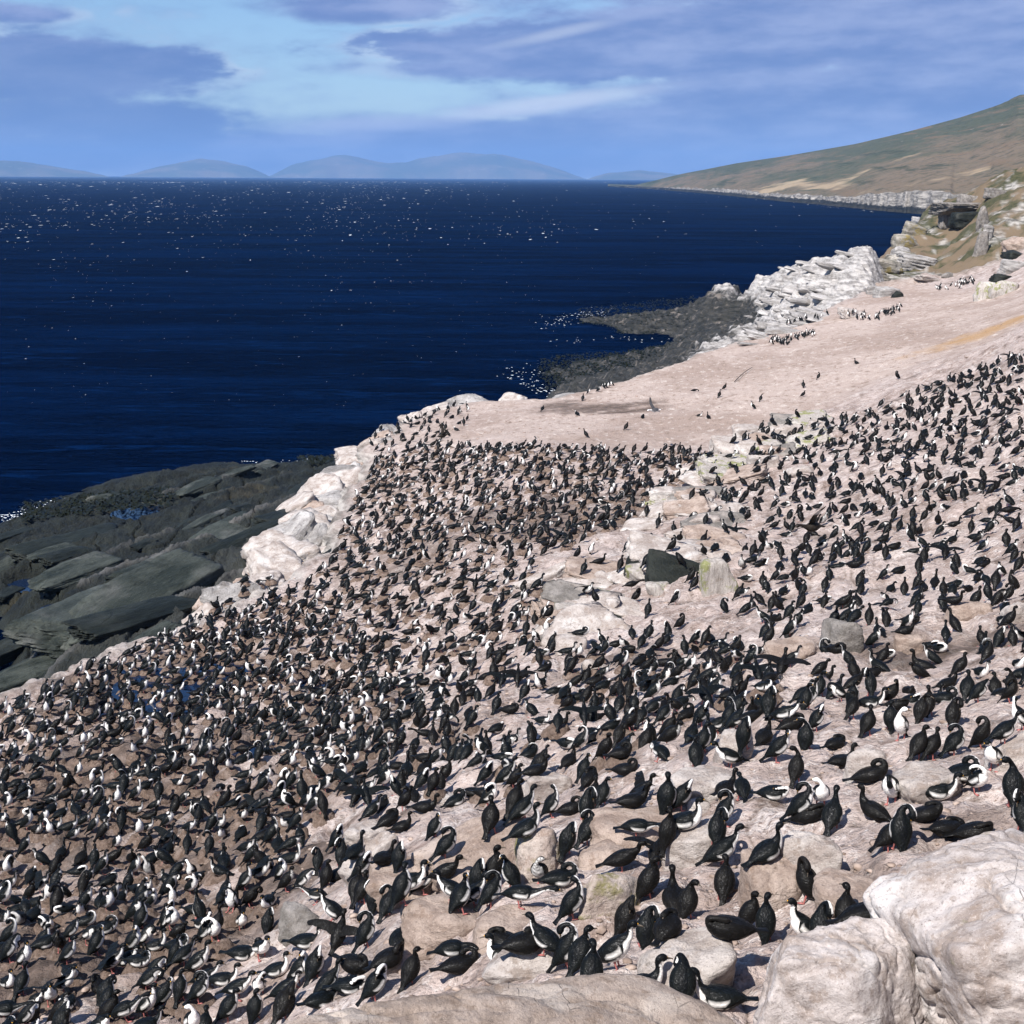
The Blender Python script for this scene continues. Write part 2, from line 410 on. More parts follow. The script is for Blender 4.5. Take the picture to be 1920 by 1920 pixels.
# ------------------------------------------------------------------ sea
def mat_sea():
    m = bpy.data.materials.new('sea_water'); m.use_nodes = True
    t = m.node_tree; t.nodes.clear(); b = NB(t)
    p = pos(b)
    rot = (0, 0, 0.18)
    w1 = b.noise(b.mapping(p, scale=(0.045, 0.16, 1), rot=rot), 1.0, 4, 0.55, 0.4)
    w2 = b.noise(b.mapping(p, scale=(0.28, 0.75, 1), rot=(0, 0, 0.3)), 1.0, 5, 0.6, 0.3)
    w3 = b.noise(b.mapping(p, scale=(1.2, 2.6, 1), rot=(0, 0, -0.1)), 1.0, 3, 0.6)
    gust = b.noise(b.mapping(p, scale=(0.006, 0.02, 1), rot=(0, 0, 0.12)), 1.0, 4, 0.55)
    h = b.math('ADD', b.math('ADD', b.math('MULTIPLY', w1, 2.4), b.math('MULTIPLY', w2, 0.75)), b.math('MULTIPLY', w3, 0.16))
    bp = b.n('ShaderNodeBump'); b.put(bp.inputs['Height'], h); bp.inputs['Strength'].default_value = 1.0; bp.inputs['Distance'].default_value = 1.7
    dif = b.n('ShaderNodeBsdfDiffuse')
    band = b.noise(b.mapping(p, scale=(0.018, 0.075, 1), rot=(0, 0, 0.16)), 1.0, 5, 0.6)
    col = b.mix(b.sstep(b.math('ADD', b.math('MULTIPLY', gust, 0.5), b.math('MULTIPLY', band, 0.6)), 0.46, 0.66), (0.0001, 0.0007, 0.0038), (0.0003, 0.0042, 0.020))
    col = b.mix(b.sstep(b.math('ADD', b.math('MULTIPLY', w1, 0.5), b.math('MULTIPLY', w2, 0.5)), 0.52, 0.64, 0, 0.75), col, (0.0008, 0.0090, 0.040))
    b.put(dif.inputs[0], col); t.links.new(bp.outputs[0], dif.inputs['Normal'])
    gl = b.n('ShaderNodeBsdfGlossy'); gl.inputs['Roughness'].default_value = 0.22; gl.inputs[0].default_value = (0.10, 0.36, 0.82, 1)
    t.links.new(bp.outputs[0], gl.inputs['Normal'])
    fr = b.n('ShaderNodeFresnel'); fr.inputs[0].default_value = 1.33; t.links.new(bp.outputs[0], fr.inputs[1])
    fac = b.math('MINIMUM', b.math('MULTIPLY', b.math('POWER', fr.outputs[0], 2.0), 0.55), 0.36)
    mx = b.n('ShaderNodeMixShader'); b.put(mx.inputs[0], fac); t.links.new(dif.outputs[0], mx.inputs[1]); t.links.new(gl.outputs[0], mx.inputs[2])
    out = b.n('ShaderNodeOutputMaterial'); t.links.new(mx.outputs[0], out.inputs[0])
    return m

M_SEA = mat_sea()
def build_sea():
    xs = np.array([-26000, -8000, -2500, -800, -250, 0, 250, 800, 2500, 8000, 26000.0])
    ys = np.array([-2000, -300, 0, 100, 300, 900, 2500, 7000, 14000, 26000.0])
    X, Y = np.meshgrid(xs, ys, indexing='ij')
    me = mesh_np('sea', np.stack([X, Y, 0 * X], -1).reshape(-1, 3), grid_faces(len(xs), len(ys))[:, ::-1])
    tag(link('sea', me, M_SEA), kind='structure')
build_sea()

# ------------------------------------------------------------------ the colony ground
CTRL = [
    (1100, 1915, 7.8), (1350, 1915, 7.5), (800, 1900, 9.5), (500, 1900, 11.3), (200, 1900, 12.6), (-100, 1900, 13.4), (1700, 1915, 6.3), (1990, 1900, 5.6),
    (180, 1800, 13.6), (0, 1720, 14.8), (300, 1700, 14.6), (600, 1700, 12.0), (605, 1840, 10.4), (760, 1600, 10.9), (900, 1650, 9.9), (1100, 1800, 8.5), (1300, 1800, 8.0),
    (1510, 1690, 7.9), (1690, 1620, 7.5), (1900, 1650, 7.0), (1500, 1480, 8.4), (1840, 1480, 7.9), (1000, 1500, 11.2), (1315, 1360, 9.7), (1690, 1350, 9.2), (1900, 1330, 9.0),
    (50, 1450, 15.9), (450, 1500, 14.4), (700, 1500, 12.9), (1170, 1340, 11.2), (1500, 1175, 11.2), (1870, 1200, 10.2), (1300, 1220, 12.4), (1090, 1200, 13.4), (900, 1350, 13.4),
    (765, 1262, 15.5), (517, 1240, 16.7), (567, 1170, 16.8), (300, 1290, 16.5), (150, 1270, 16.9), (0, 1330, 16.7), (-150, 1400, 16.8),
    (1037, 1110, 14.0), (1250, 1080, 13.0), (1400, 1010, 13.2), (1640, 1085, 11.7), (1332, 930, 13.9), (1600, 950, 12.2), (1850, 900, 10.4),
    (900, 1000, 14.6), (1050, 950, 14.6), (1000, 850, 14.6), (700, 1000, 16.8), (640, 1000, 17.0), (600, 1060, 17.0), (690, 850, 17.0), (800, 800, 16.6), (900, 765, 16.5), (1050, 750, 16.0),
    (1160, 720, 15.6), (1330, 660, 14.6), (1200, 780, 15.1), (1400, 720, 13.9), (1500, 620, 13.6), (1570, 765, 12.9), (1842, 690, 9.9), (1700, 640, 11.2), (1640, 575, 12.1), (1900, 600, 8.9),
    (1700, 545, 11.9), (1800, 535, 11.0), (1900, 555, 9.4), (1980, 600, 7.6),
    (1690, 505, 11.9), (1760, 480, 10.6), (1700, 440, 8.3), (1740, 405, 6.0), (1790, 372, 3.2), (1850, 346, 0.7), (1920, 325, -1.2), (2050, 288, -4.5), (1800, 425, 7.0), (1860, 400, 4.6), (1880, 480, 9.0), (1930, 420, 5.6), (2050, 420, 4.4), (1650, 520, 12.4)]
TP = TPS(CTRL)
def P2(px, py, d):
    q = at_drop(px, py, d); return (q[0], q[1])
bk = lambda px, dist: (dist * math.tan((px - 960) / FPX / 0.975), dist)
COAST = [P2(-500, 1560, 17.2), P2(-150, 1390, 17.0), P2(0, 1318, 16.9), P2(110, 1283, 17.1), P2(230, 1222, 17.2), P2(330, 1172, 17.3), P2(440, 1142, 17.3), P2(540, 1095, 17.2), P2(600, 1050, 17.1),
         P2(635, 990, 17.0), P2(655, 940, 17.0), P2(672, 880, 17.0), P2(690, 832, 17.0), P2(735, 815, 16.9), P2(770, 785, 16.7), P2(880, 748, 16.5), P2(1040, 744, 16.1), P2(1160, 714, 15.6), P2(1250, 685, 15.1),
         P2(1330, 655, 14.6), P2(1450, 618, 13.9), P2(1560, 580, 13.2), P2(1625, 545, 12.6), P2(1640, 515, 12.3), P2(1665, 480, 10.9), P2(1690, 442, 8.4), P2(1740, 402, 6.0),
         bk(1835, 262), bk(1960, 268), bk(2300, 280), bk(2900, 300), (200, 120), (160, -30), (-160, -30)]
POOLS = [(296, 1290, 16.5, 1.6, 1.3), (378, 1276, 16.57, 1.2, 1.0), (235, 1330, 16.4, 0.9, 0.9), (440, 1262, 16.55, 0.9, 0.7), (330, 1330, 16.2, 1.0, 0.9), (500, 1420, 15.2, 0.9, 0.7), (600, 1290, 16.2, 0.7, 0.6)]
MUDS = [(300, 1300, 300, 90, 1.0), (500, 1400, 260, 90, .85), (150, 1500, 360, 190, .95), (120, 1780, 420, 220, .92), (450, 1700, 260, 160, .85), (420, 1560, 290, 130, .85), (1040, 975, 230, 55, .75), (1200, 940, 110, 40, .6), (820, 1010, 160, 50, .5), (1750, 1215, 240, 45, .8),
        (1130, 1250, 160, 28, .55), (1120, 765, 110, 11, .85), (1180, 772, 70, 6, .9), (820, 1380, 150, 40, .4), (640, 1320, 190, 60, .6), (1050, 760, 50, 8, .8), (1600, 1660, 80, 60, .45), (760, 1780, 130, 90, .5), (1760, 1560, 150, 50, .45)]

def land_z(x, y, detail=True):
    z = TP(x, y)
    z = np.clip(z, 2.0, 40)
    near = smooth(np.hypot(x, y), 8.5, 4.0)
    z = z * (1 - near) + 16.5 * near
    sd = poly_sd(x, y, COAST)
    if detail:
        rr = np.hypot(x, y)
        sd = sd + 0.9 * fbm2(x * 0.35, y * 0.35, 4, 5) + 0.5 * fbm2(x * 1.3, y * 1.3, 2, 8)
        calm = SANDF(x, y)
        k = (1 - 0.85 * calm)
        z = z + k * (0.28 * fbm2(x * 0.28, y * 0.28, 3, 2) + 0.13 * fbm2(x * 0.9, y * 0.9, 3, 3) + 0.07 * np.maximum(0, fbm2(x * 2.3, y * 2.3, 3, 4, ridged=True)) + 0.03 * fbm2(x * 6, y * 6, 2, 6) + 0.20 * np.abs(fbm2(x * 0.55, y * 0.55, 2, 71)) + 0.17 * np.abs(vnoise2(x * 1.15, y * 1.15, 72)) + 0.10 * np.abs(vnoise2(x * 2.6 + 3, y * 2.6, 73)))
        z = z + calm * (0.03 * fbm2(x * 2.0, y * 2.0, 3, 31) + 0.06 * fbm2(x * 0.5, y * 0.5, 2, 33))
        # stepped bedrock on the seaward bank and the far slope
        g = smooth(y, 160, 178)
        z = z + g * (1.3 * fbm2(x * 0.09 + 3, y * 0.09, 4, 21, ridged=True) + 0.6 * fbm2(x * 0.5, y * 0.5, 3, 22))
    fall = smooth(-sd, -0.6, 4.5)
    zz = z - fall * (z + 1.5)
    if detail:
        st = fbm2(x * 0.8 + z * 0.4, y * 0.45, 4, 12, ridged=True)
        zz = zz + 0.9 * st * fall * (1 - fall) * 4 * 0.5
    return zz, sd

def SANDF(x, y):
    pxl = np.stack([x, y, np.full_like(x, 8.0)], -1)
    u, v = to_px(pxl)
    line = [(600, 700), (690, 835), (850, 832), (1000, 838), (1200, 850), (1340, 838), (1440, 790), (1560, 768), (1700, 700), (1900, 640), (2200, 560), (2200, 520), (1690, 515), (1300, 600)]
    P = [P2(px, py, d) for px, py, d in ((690, 835, 17), (850, 832, 15.9), (1000, 838, 14.8), (1200, 850, 14.5), (1340, 838, 14.2), (1440, 795, 13.6), (1560, 770, 13), (1700, 705, 11.6), (1900, 640, 9.3), (2100, 600, 7.6), (2100, 560, 7.6), (1900, 545, 9.6), (1700, 530, 11.9), (1500, 600, 13.6), (1300, 650, 14.8), (1100, 720, 15.8), (880, 740, 16.5), (760, 780, 16.7))]
    sd = poly_sd(x, y, P)
    return smooth(sd, -2.0, 3.0)

NA, NR = 550, 680
AZ = np.linspace(R(-33), R(33), NA); RR = np.exp(np.linspace(math.log(2.6), math.log(330), NR))
GA, GR = np.meshgrid(AZ, RR, indexing='ij')
GX = GR * np.sin(GA); GY = GR * np.cos(GA)
GZ, GSD = land_z(GX, GY)
for px, py, dr, ax, ay in POOLS:
    c = at_drop(px, py, dr)
    q = np.sqrt(((GX - c[0]) / ax) ** 2 + ((GY - c[1]) / (ay * 1.6)) ** 2) + 0.35 * fbm2(GX * 0.9, GY * 0.9, 3, 40)
    w = smooth(q, 1.35, 0.85)
    GZ = GZ * (1 - w) + (c[2] - 0.16 + 0.05 * fbm2(GX * 1.7, GY * 1.7, 2, 41)) * w
def gz(x, y):
    """ground height by lookup in the built grid"""
    a = (math.atan2(x, y) - AZ[0]) / (AZ[1] - AZ[0]); r = (math.log(max(math.hypot(x, y), 2.61)) - math.log(2.6)) / (math.log(330 / 2.6) / (NR - 1))
    a = min(max(a, 0), NA - 1.001); r = min(max(r, 0), NR - 1.001)
    i, j = int(a), int(r); f, g = a - i, r - j
    return (GZ[i, j] * (1 - f) + GZ[i + 1, j] * f) * (1 - g) + (GZ[i, j + 1] * (1 - f) + GZ[i + 1, j + 1] * f) * g

def ground_hit(px, py, tmin=7.0):
    d = ray(px, py)
    t = tmin
    while t < 320:
        p = np.array([0, 0, H]) + d * t
        if p[2] <= gz(p[0], p[1]): return p
        t *= 1.004
    return at_drop(px, py, H)

def build_ground():
    V = np.stack([GX, GY, GZ], -1).reshape(-1, 3)
    me = mesh_np('ground', V, grid_faces(NA, NR)[:, ::-1])
    u, v = to_px(V)
    x, y, z = V.T
    mud = np.zeros(len(V)); nz = 0.5 * fbm2(x * 0.5, y * 0.5, 4, 50) + 0.35 * fbm2(x * 2, y * 2, 3, 51)
    for px, py, sx, sy, a in MUDS:
        c = ground_hit(px, py); dist = math.hypot(c[0], c[1])
        ax = sx * dist / FPX; ay = sy * dist / FPX / max(0.12, (H - c[2]) / dist)
        q = np.sqrt(((x - c[0]) / ax) ** 2 + ((y - c[1]) / ay) ** 2) + nz
        mud = np.maximum(mud, a * smooth(q, 1.25, 0.45))
    attr(me, 'mud', mud)
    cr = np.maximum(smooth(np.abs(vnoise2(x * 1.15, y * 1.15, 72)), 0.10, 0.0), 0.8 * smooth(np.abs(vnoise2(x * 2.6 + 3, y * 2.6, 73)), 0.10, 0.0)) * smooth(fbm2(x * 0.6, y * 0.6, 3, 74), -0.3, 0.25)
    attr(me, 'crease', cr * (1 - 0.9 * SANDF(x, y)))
    sand = SANDF(x, y)
    attr(me, 'sand', np.clip(sand + 0.4 * fbm2(x * 0.3, y * 0.3, 3, 52) * (sand > 0.02), 0, 1))
    far = smooth(y + 6 * fbm2(x * 0.1, y * 0.1, 3, 55) + 0.0 * x, 168, 180)
    attr(me, 'grass', far)
    bank = smooth(-GSD.ravel(), -1.2, 0.6)
    strat = fbm2(x * 0.12 + 0.2 * z, y * 0.12, 4, 22, ridged=True)
    attr(me, 'rock', np.maximum(bank * (1 - far * 0.85), far * 0.9 * smooth(strat + 0.35 * fbm2(x, y, 2, 56), 0.5, 0.72)))
    oc = P2(1850, 612, 9.2)
    attr(me, 'ochre', 0.75 * smooth(np.sqrt(((x - oc[0]) / 5.0) ** 2 + ((y - oc[1]) / 3.5) ** 2) + 1.0 * nz, 1.1, 0.3))
    tag(link('ground', me, M_GROUND), kind='structure')
build_ground()

ICO = {}
def ico(sub):
    if sub not in ICO:
        bm = bmesh.new(); bmesh.ops.create_icosphere(bm, subdivisions=sub, radius=1.0)
        V = np.array([v.co[:] for v in bm.verts]); F = np.array([[v.index for v in f.verts] for f in bm.faces]); bm.free()
        ICO[sub] = (V / np.linalg.norm(V, axis=1)[:, None], F)
    return ICO[sub]

def rock_verts(seed, dims, sub=4, planes=14, k=14.0, rough=0.06, strata=0.0, flat=None, crease=0.0):
    """faceted boulder: soft intersection of random half spaces, then weathered with noise"""
    rng = np.random.default_rng(seed)
    D, F = ico(sub)
    N = rng.normal(size=(planes, 3)); N /= np.linalg.norm(N, axis=1)[:, None]
    N = np.vstack([N, np.eye(3), -np.eye(3)])
    d = rng.uniform(0.62, 1.0, len(N))
    if flat: d[-4] = flat            # +z plane
    q = np.maximum(D @ N.T, 0.02) / d[None]
    inv = (q ** k).sum(1) ** (1.0 / k)
    r = 1.0 / inv
    r = r * (1 + rough * 2.2 * fbm3(D * 1.6 + seed, 3, seed) + rough * 0.9 * fbm3(D * 5 + seed, 3, seed + 5) + rough * 0.35 * np.abs(fbm3(D * 11 + seed, 3, seed + 8)))
    r = r * (1 + rough * 0.5 * (fbm3(D * 2.6 + seed * 1.7, 4, seed + 21) ** 2 * -3.0))
    if crease:
        n_ = fbm3(D * 1.3 + seed * 0.7, 3, seed + 31); r = r * (1 - crease * smooth(np.abs(n_), 0.06, 0.0)); n_ = fbm3(D * 2.9 + seed, 2, seed + 32); r = r * (1 - 0.5 * crease * smooth(np.abs(n_), 0.05, 0.0))
    V = D * r[:, None]
    if strata:
        t = V[:, 2] * 5 + 0.8 * fbm3(V * 1.5, 2, seed + 9)
        saw = np.abs((t - np.floor(t)) - 0.5) * 2
        V[:, :2] *= (1 + strata * (saw[:, None] - 0.5))
    return V * np.asarray(dims)[None], F

# ------------------------------------------------------------------ dark shore shelf on the left
SHELF = [(0, 975, 21.3), (0, 1015, 20.5), (100, 935, 21.2), (200, 905, 21.1), (350, 872, 21.1), (450, 868, 21.05), (600, 868, 20.9), (680, 865, 20.4), (150, 1000, 20.1), (300, 950, 19.9), (450, 920, 19.7), (600, 920, 19.2),
         (400, 1000, 19.2), (250, 1080, 18.9), (100, 1160, 19.4), (500, 1010, 18.4), (350, 1130, 18.1), (200, 1200, 18.2), (100, 1260, 18.7), (55, 1310, 19.4), (0, 1250, 21.5), (-20, 1180, 21.2), (0, 1080, 20.4), (-120, 1100, 21.6),
         (500, 1150, 17.9), (300, 1240, 18.1), (620, 1040, 17.9), (660, 960, 18.3), (-120, 1300, 21.8), (-80, 970, 22), (350, 845, 22.3), (150, 895, 22.3), (600, 845, 22.2), (700, 850, 21.8)]
TPSH = TPS(SHELF, 1e-4)
def build_shelf():
    na, nr = 310, 370
    az = np.linspace(math.atan((-230 - 960) / FPX), math.atan((745 - 960) / FPX), na); rr = np.exp(np.linspace(math.log(44), math.log(122), nr))
    A, Rr = np.meshgrid(az, rr, indexing='ij'); x = Rr * np.sin(A); y = Rr * np.cos(A)
    z = TPSH(x, y)
    # tilted beds: strike runs away from the camera and a little right, scarps look left
    sx, sy = 0.93, -0.36
    w = x * sx + y * sy + 1.1 * fbm2(x * 0.12, y * 0.12, 3, 61) + 0.35 * fbm2(x * 0.5, y * 0.5, 3, 64)
    along = x * 0.36 + y * 0.93
    per = 3.6
    ph = w / per + 0.35 * vnoise2(along * 0.06, w * 0.05, 66)
    cell = np.floor(ph); f = ph - cell
    off = _hash(cell.astype(np.int64), np.floor(along / 9 + 0.5 * np.sin(cell * 2.1)).astype(np.int64), np.zeros_like(cell, np.int64), 3)
    saw = np.where(f < 0.09, f / 0.09, 1 - (f - 0.09) / 0.91)
    amp = 0.25 + 0.7 * off
    z2 = z + amp * (saw - 0.5) + 0.16 * fbm2(x * 0.8, y * 0.35, 4, 62, ridged=True) + 0.10 * fbm2(x * 2.5, y * 1.2, 3, 63, ridged=True) + 0.06 * fbm2(x * 6, y * 3, 2, 75)
    ck = np.abs(vnoise2(along * 0.22 + 0.4 * w, w * 0.10, 67)); z2 = z2 - 0.35 * smooth(ck, 0.05, 0.0)
    ck2 = np.abs(vnoise2(along * 0.10 - 0.1 * w, w * 0.35, 68)); z2 = z2 - 0.3 * smooth(ck2, 0.04, 0.0)
    fade = smooth(z, -0.4, 0.5); z2 = z * (1 - fade) + z2 * fade
    for px, py, dr, ax, ay in SPOOL:
        c = at_drop(px, py, dr); q = np.sqrt(((x - c[0]) / ax) ** 2 + ((y - c[1]) / ay) ** 2) + 0.3 * fbm2(x, y, 3, 69)
        wq = smooth(q, 1.3, 0.8); z2 = z2 * (1 - wq) + (c[2] - 0.15) * wq
    me = mesh_np('rock_shelf', np.stack([x, y, z2], -1).reshape(-1, 3), grid_faces(na, nr)[:, ::-1])
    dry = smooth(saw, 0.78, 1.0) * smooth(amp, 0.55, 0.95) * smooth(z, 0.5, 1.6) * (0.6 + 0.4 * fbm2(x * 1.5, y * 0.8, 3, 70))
    hi = smooth(z + 0.4 * fbm2(x * 0.3, y * 0.3, 3, 71), 1.4, 3.1)
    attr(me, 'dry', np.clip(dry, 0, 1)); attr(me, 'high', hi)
    m, b, bs = material('shelf_rock')
    p = pos(b)
    ps = b.mapping(p, scale=(1.6, 0.5, 1.6), rot=(0, 0, -0.36))
    n1 = b.noise(ps, 0.7, 6, 0.65, 0.3); n2 = b.noise(p, 0.22, 4, 0.6); n3 = b.noise(ps, 6, 5, 0.7)
    c = b.mix(b.sstep(n1, 0.35, 0.68), (0.005, 0.0075, 0.006), (0.021, 0.0255, 0.020))
    c = b.mix(b.math('MULTIPLY', getattr_node(b, 'high'), b.sstep(n2, 0.25, 0.6)), c, b.mix(n1, (0.018, 0.022, 0.018), (0.07, 0.072, 0.064)))
    c = b.mix(b.sstep(n2, 0.56, 0.7, 0, 0.45), c, (0.07, 0.058, 0.03))
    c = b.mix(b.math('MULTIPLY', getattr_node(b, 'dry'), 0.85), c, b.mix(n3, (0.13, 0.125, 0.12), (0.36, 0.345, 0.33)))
    sp = b.math('MULTIPLY', b.sstep(n3, 0.66, 0.76), b.sstep(n1, 0.45, 0.65)); c = b.mix(sp, c, (0.32, 0.31, 0.3))
    b.put(bs.inputs['Base Color'], c); bs.inputs['Roughness'].default_value = 0.7; bs.inputs['Specular IOR Level'].default_value = 0.3
    bump(b, bs, b.math('ADD', n1, b.math('MULTIPLY', n3, 0.5)), 1.0, 0.5)
    e = bpy.data.objects.new('rock_shelf', None); COL.objects.link(e)
    tag(e, 'dark grey-green tilted rock shelf between the colony and the sea', 'rock shelf')
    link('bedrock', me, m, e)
    md = mat_rock('slab_rock', (0.004, 0.0065, 0.005), (0.018, 0.0225, 0.018), (0.036, 0.040, 0.034), streak=(0.5, 1.3, 1.6), scale=1.1, wet=0.6, bumpd=0.1)
    mp = mat_rock('pale_slab_rock', (0.014, 0.019, 0.015), (0.058, 0.066, 0.056), (0.15, 0.15, 0.14), streak=(0.5, 1.3, 1.6), scale=1.1, wet=0.65, bumpd=0.1)
    var = []
    for i in range(10):
        V, F = rock_verts(800 + i, (1, 0.34, 0.13), 5, 8, 40, 0.045, 0.05, None, 0.06); q = mesh_np('slab', V, F); q.materials.append(mp if i % 3 == 0 else md); var.append(q)
    rng = np.random.default_rng(31); n = 0
    while n < 95:
        i, j = rng.integers(20, na - 20), rng.integers(20, nr - 20)
        if z[i, j] < 0.35: continue
        px, py = to_px((x[i, j], y[i, j], z2[i, j]))
        if px < -30 or px > 690: continue
        o = link('slab', var[rng.integers(10)], None, e); sc = rng.choice([1.2, 1.8, 2.6, 3.8], p=[.35, .3, .22, .13]) * rng.uniform(.85, 1.2)
        if py < 990: sc = min(sc, 1.7)
        o.location = (x[i, j], y[i, j], z2[i, j] - 0.03 * sc); o.scale = (sc * rng.uniform(1.2, 2.0), sc * rng.uniform(0.9, 1.5), sc * rng.uniform(0.8, 1.5))
        o.rotation_euler = (R(rng.uniform(5, 16)), R(rng.uniform(-4, 4)), R(69 + rng.normal() * 5)); n += 1
SPOOL = [(262, 962, 20.3, 1.6, 2.2), (62, 1096, 20.45, 1.2, 1.3), (112, 1140, 20.0, .8, 1.0), (362, 1108, 18.9, .7, 1.8), (430, 1010, 19.2, 1.0, 1.5), (90, 1165, 20.1, .8, 0.8)]
build_shelf()

# ------------------------------------------------------------------ still pools
def mat_pool():
    m, b, bs = material('pool_water')
    bs.inputs['Base Color'].default_value = (0.004, 0.012, 0.035, 1); bs.inputs['Roughness'].default_value = 0.06; bs.inputs['IOR'].default_value = 1.33
    bump(b, bs, b.noise(pos(b), 5.0, 3, 0.5), 0.12, 0.03)
    return m
M_POOL = mat_pool()
def pool(px, py, dr, ax, ay, label, grow):
    c = at_drop(px, py, dr)
    n = 40; V = [(0, 0, 0)]
    for i in range(n):
        a = 2 * math.pi * i / n; k = 1 + 0.12 * math.sin(3 * a + px) + 0.08 * math.sin(5 * a + py)
        V.append((ax * grow * k * math.cos(a), ay * grow * k * math.sin(a), 0))
    F = [(0, i + 1, (i + 1) % n + 1) for i in range(n)]
    o = link('pool', mesh_np('pool', V, F), M_POOL); o.location = c
    tag(o, label, 'pool', kind='structure')
pl = ['widest blue pool among the nest mounds', 'blue pool just right of the widest pool', 'blue pool at left, in front of the widest pool', 'blue pool farther right at the foot of the bank', 'pool directly below the widest pool', 'pool between nests well below the others', 'rightmost small pool in the dense colony']
for q, l in zip(POOLS, pl): pool(q[0], q[1], q[2], q[3], q[4] * 1.6, l, 1.1)
for q, l in zip(SPOOL, ['pool on the shelf near the surf', 'pale pool at the left end of the shelf', 'small pool left of the long slab', 'narrow pool at the right of the shelf', 'shelf pool below the white bank', 'tiny pool at the shelf corner']): pool(*q, l, 1.05)

# ------------------------------------------------------------------ rocks
def rock(px, py, wpx, hpx, mat, label, depth=0.9, seed=0, dist=None, yaw=0.0, tilt=(0, 0), sub=5, cat='boulder', name='boulder', planes=14, rough=0.06, strata=0.0, lift=0.35, flat=None, k=14.0, group=None, sinkf=0.28, grow=1.12, crease=0.03):
    """boulder whose visible extent is about wpx by hpx photo pixels around (px, py)"""
    if dist is None:
        g = ground_hit(px, py + hpx * 0.35); dist = np.linalg.norm(g - np.array([0, 0, H]))
    if wpx < 75: sub = min(sub, 4)
    c = at_dist(px, py + hpx * sinkf, dist)
    sx = wpx * dist / FPX * 0.56 * grow; sz = hpx * dist / FPX * (0.55 + sinkf)
    V, F = rock_verts(seed, (sx, sx * depth, sz), sub, planes, k, rough, strata, flat, crease)
    me = mesh_np(name, V, F)
    o = link(name, me, mat); o.location = c; o.rotation_euler = (R(tilt[0]), R(tilt[1]), R(yaw))
    tag(o, label, cat, group)
    return o

# ------------------------------------------------------------------ far outcrop running into the sea
OUTC = [(1060, 612, 22.3), (1090, 600, 20.9), (1180, 582, 20.3), (1300, 572, 19.0), (1180, 610, 20.3), (1250, 612, 20.2), (1330, 600, 18.3), (1385, 545, 16.3), (1420, 520, 13.2), (1480, 505, 11.6), (1560, 508, 11.9), (1640, 505, 11.9), (1690, 502, 12.0),
        (1400, 575, 16.8), (1450, 560, 14.6), (1500, 560, 13.6), (1450, 605, 14.9), (1400, 630, 15.3), (1560, 560, 13.0), (1330, 640, 16.0), (1240, 640, 21.6), (1120, 634, 22.3), (1000, 650, 22.5), (1200, 660, 20.2), (1290, 635, 19.2), (1100, 690, 20.5), (1010, 700, 21.1), (1180, 690, 18.9), (1270, 665, 17.6),
        (960, 700, 22.4), (1000, 735, 22.0), (1060, 728, 20.2), (1130, 712, 18.6), (1040, 560, 22.5), (1300, 548, 22.0), (1180, 560, 22.5), (1620, 560, 12.7), (1540, 600, 13.9), (1440, 640, 14.8)]
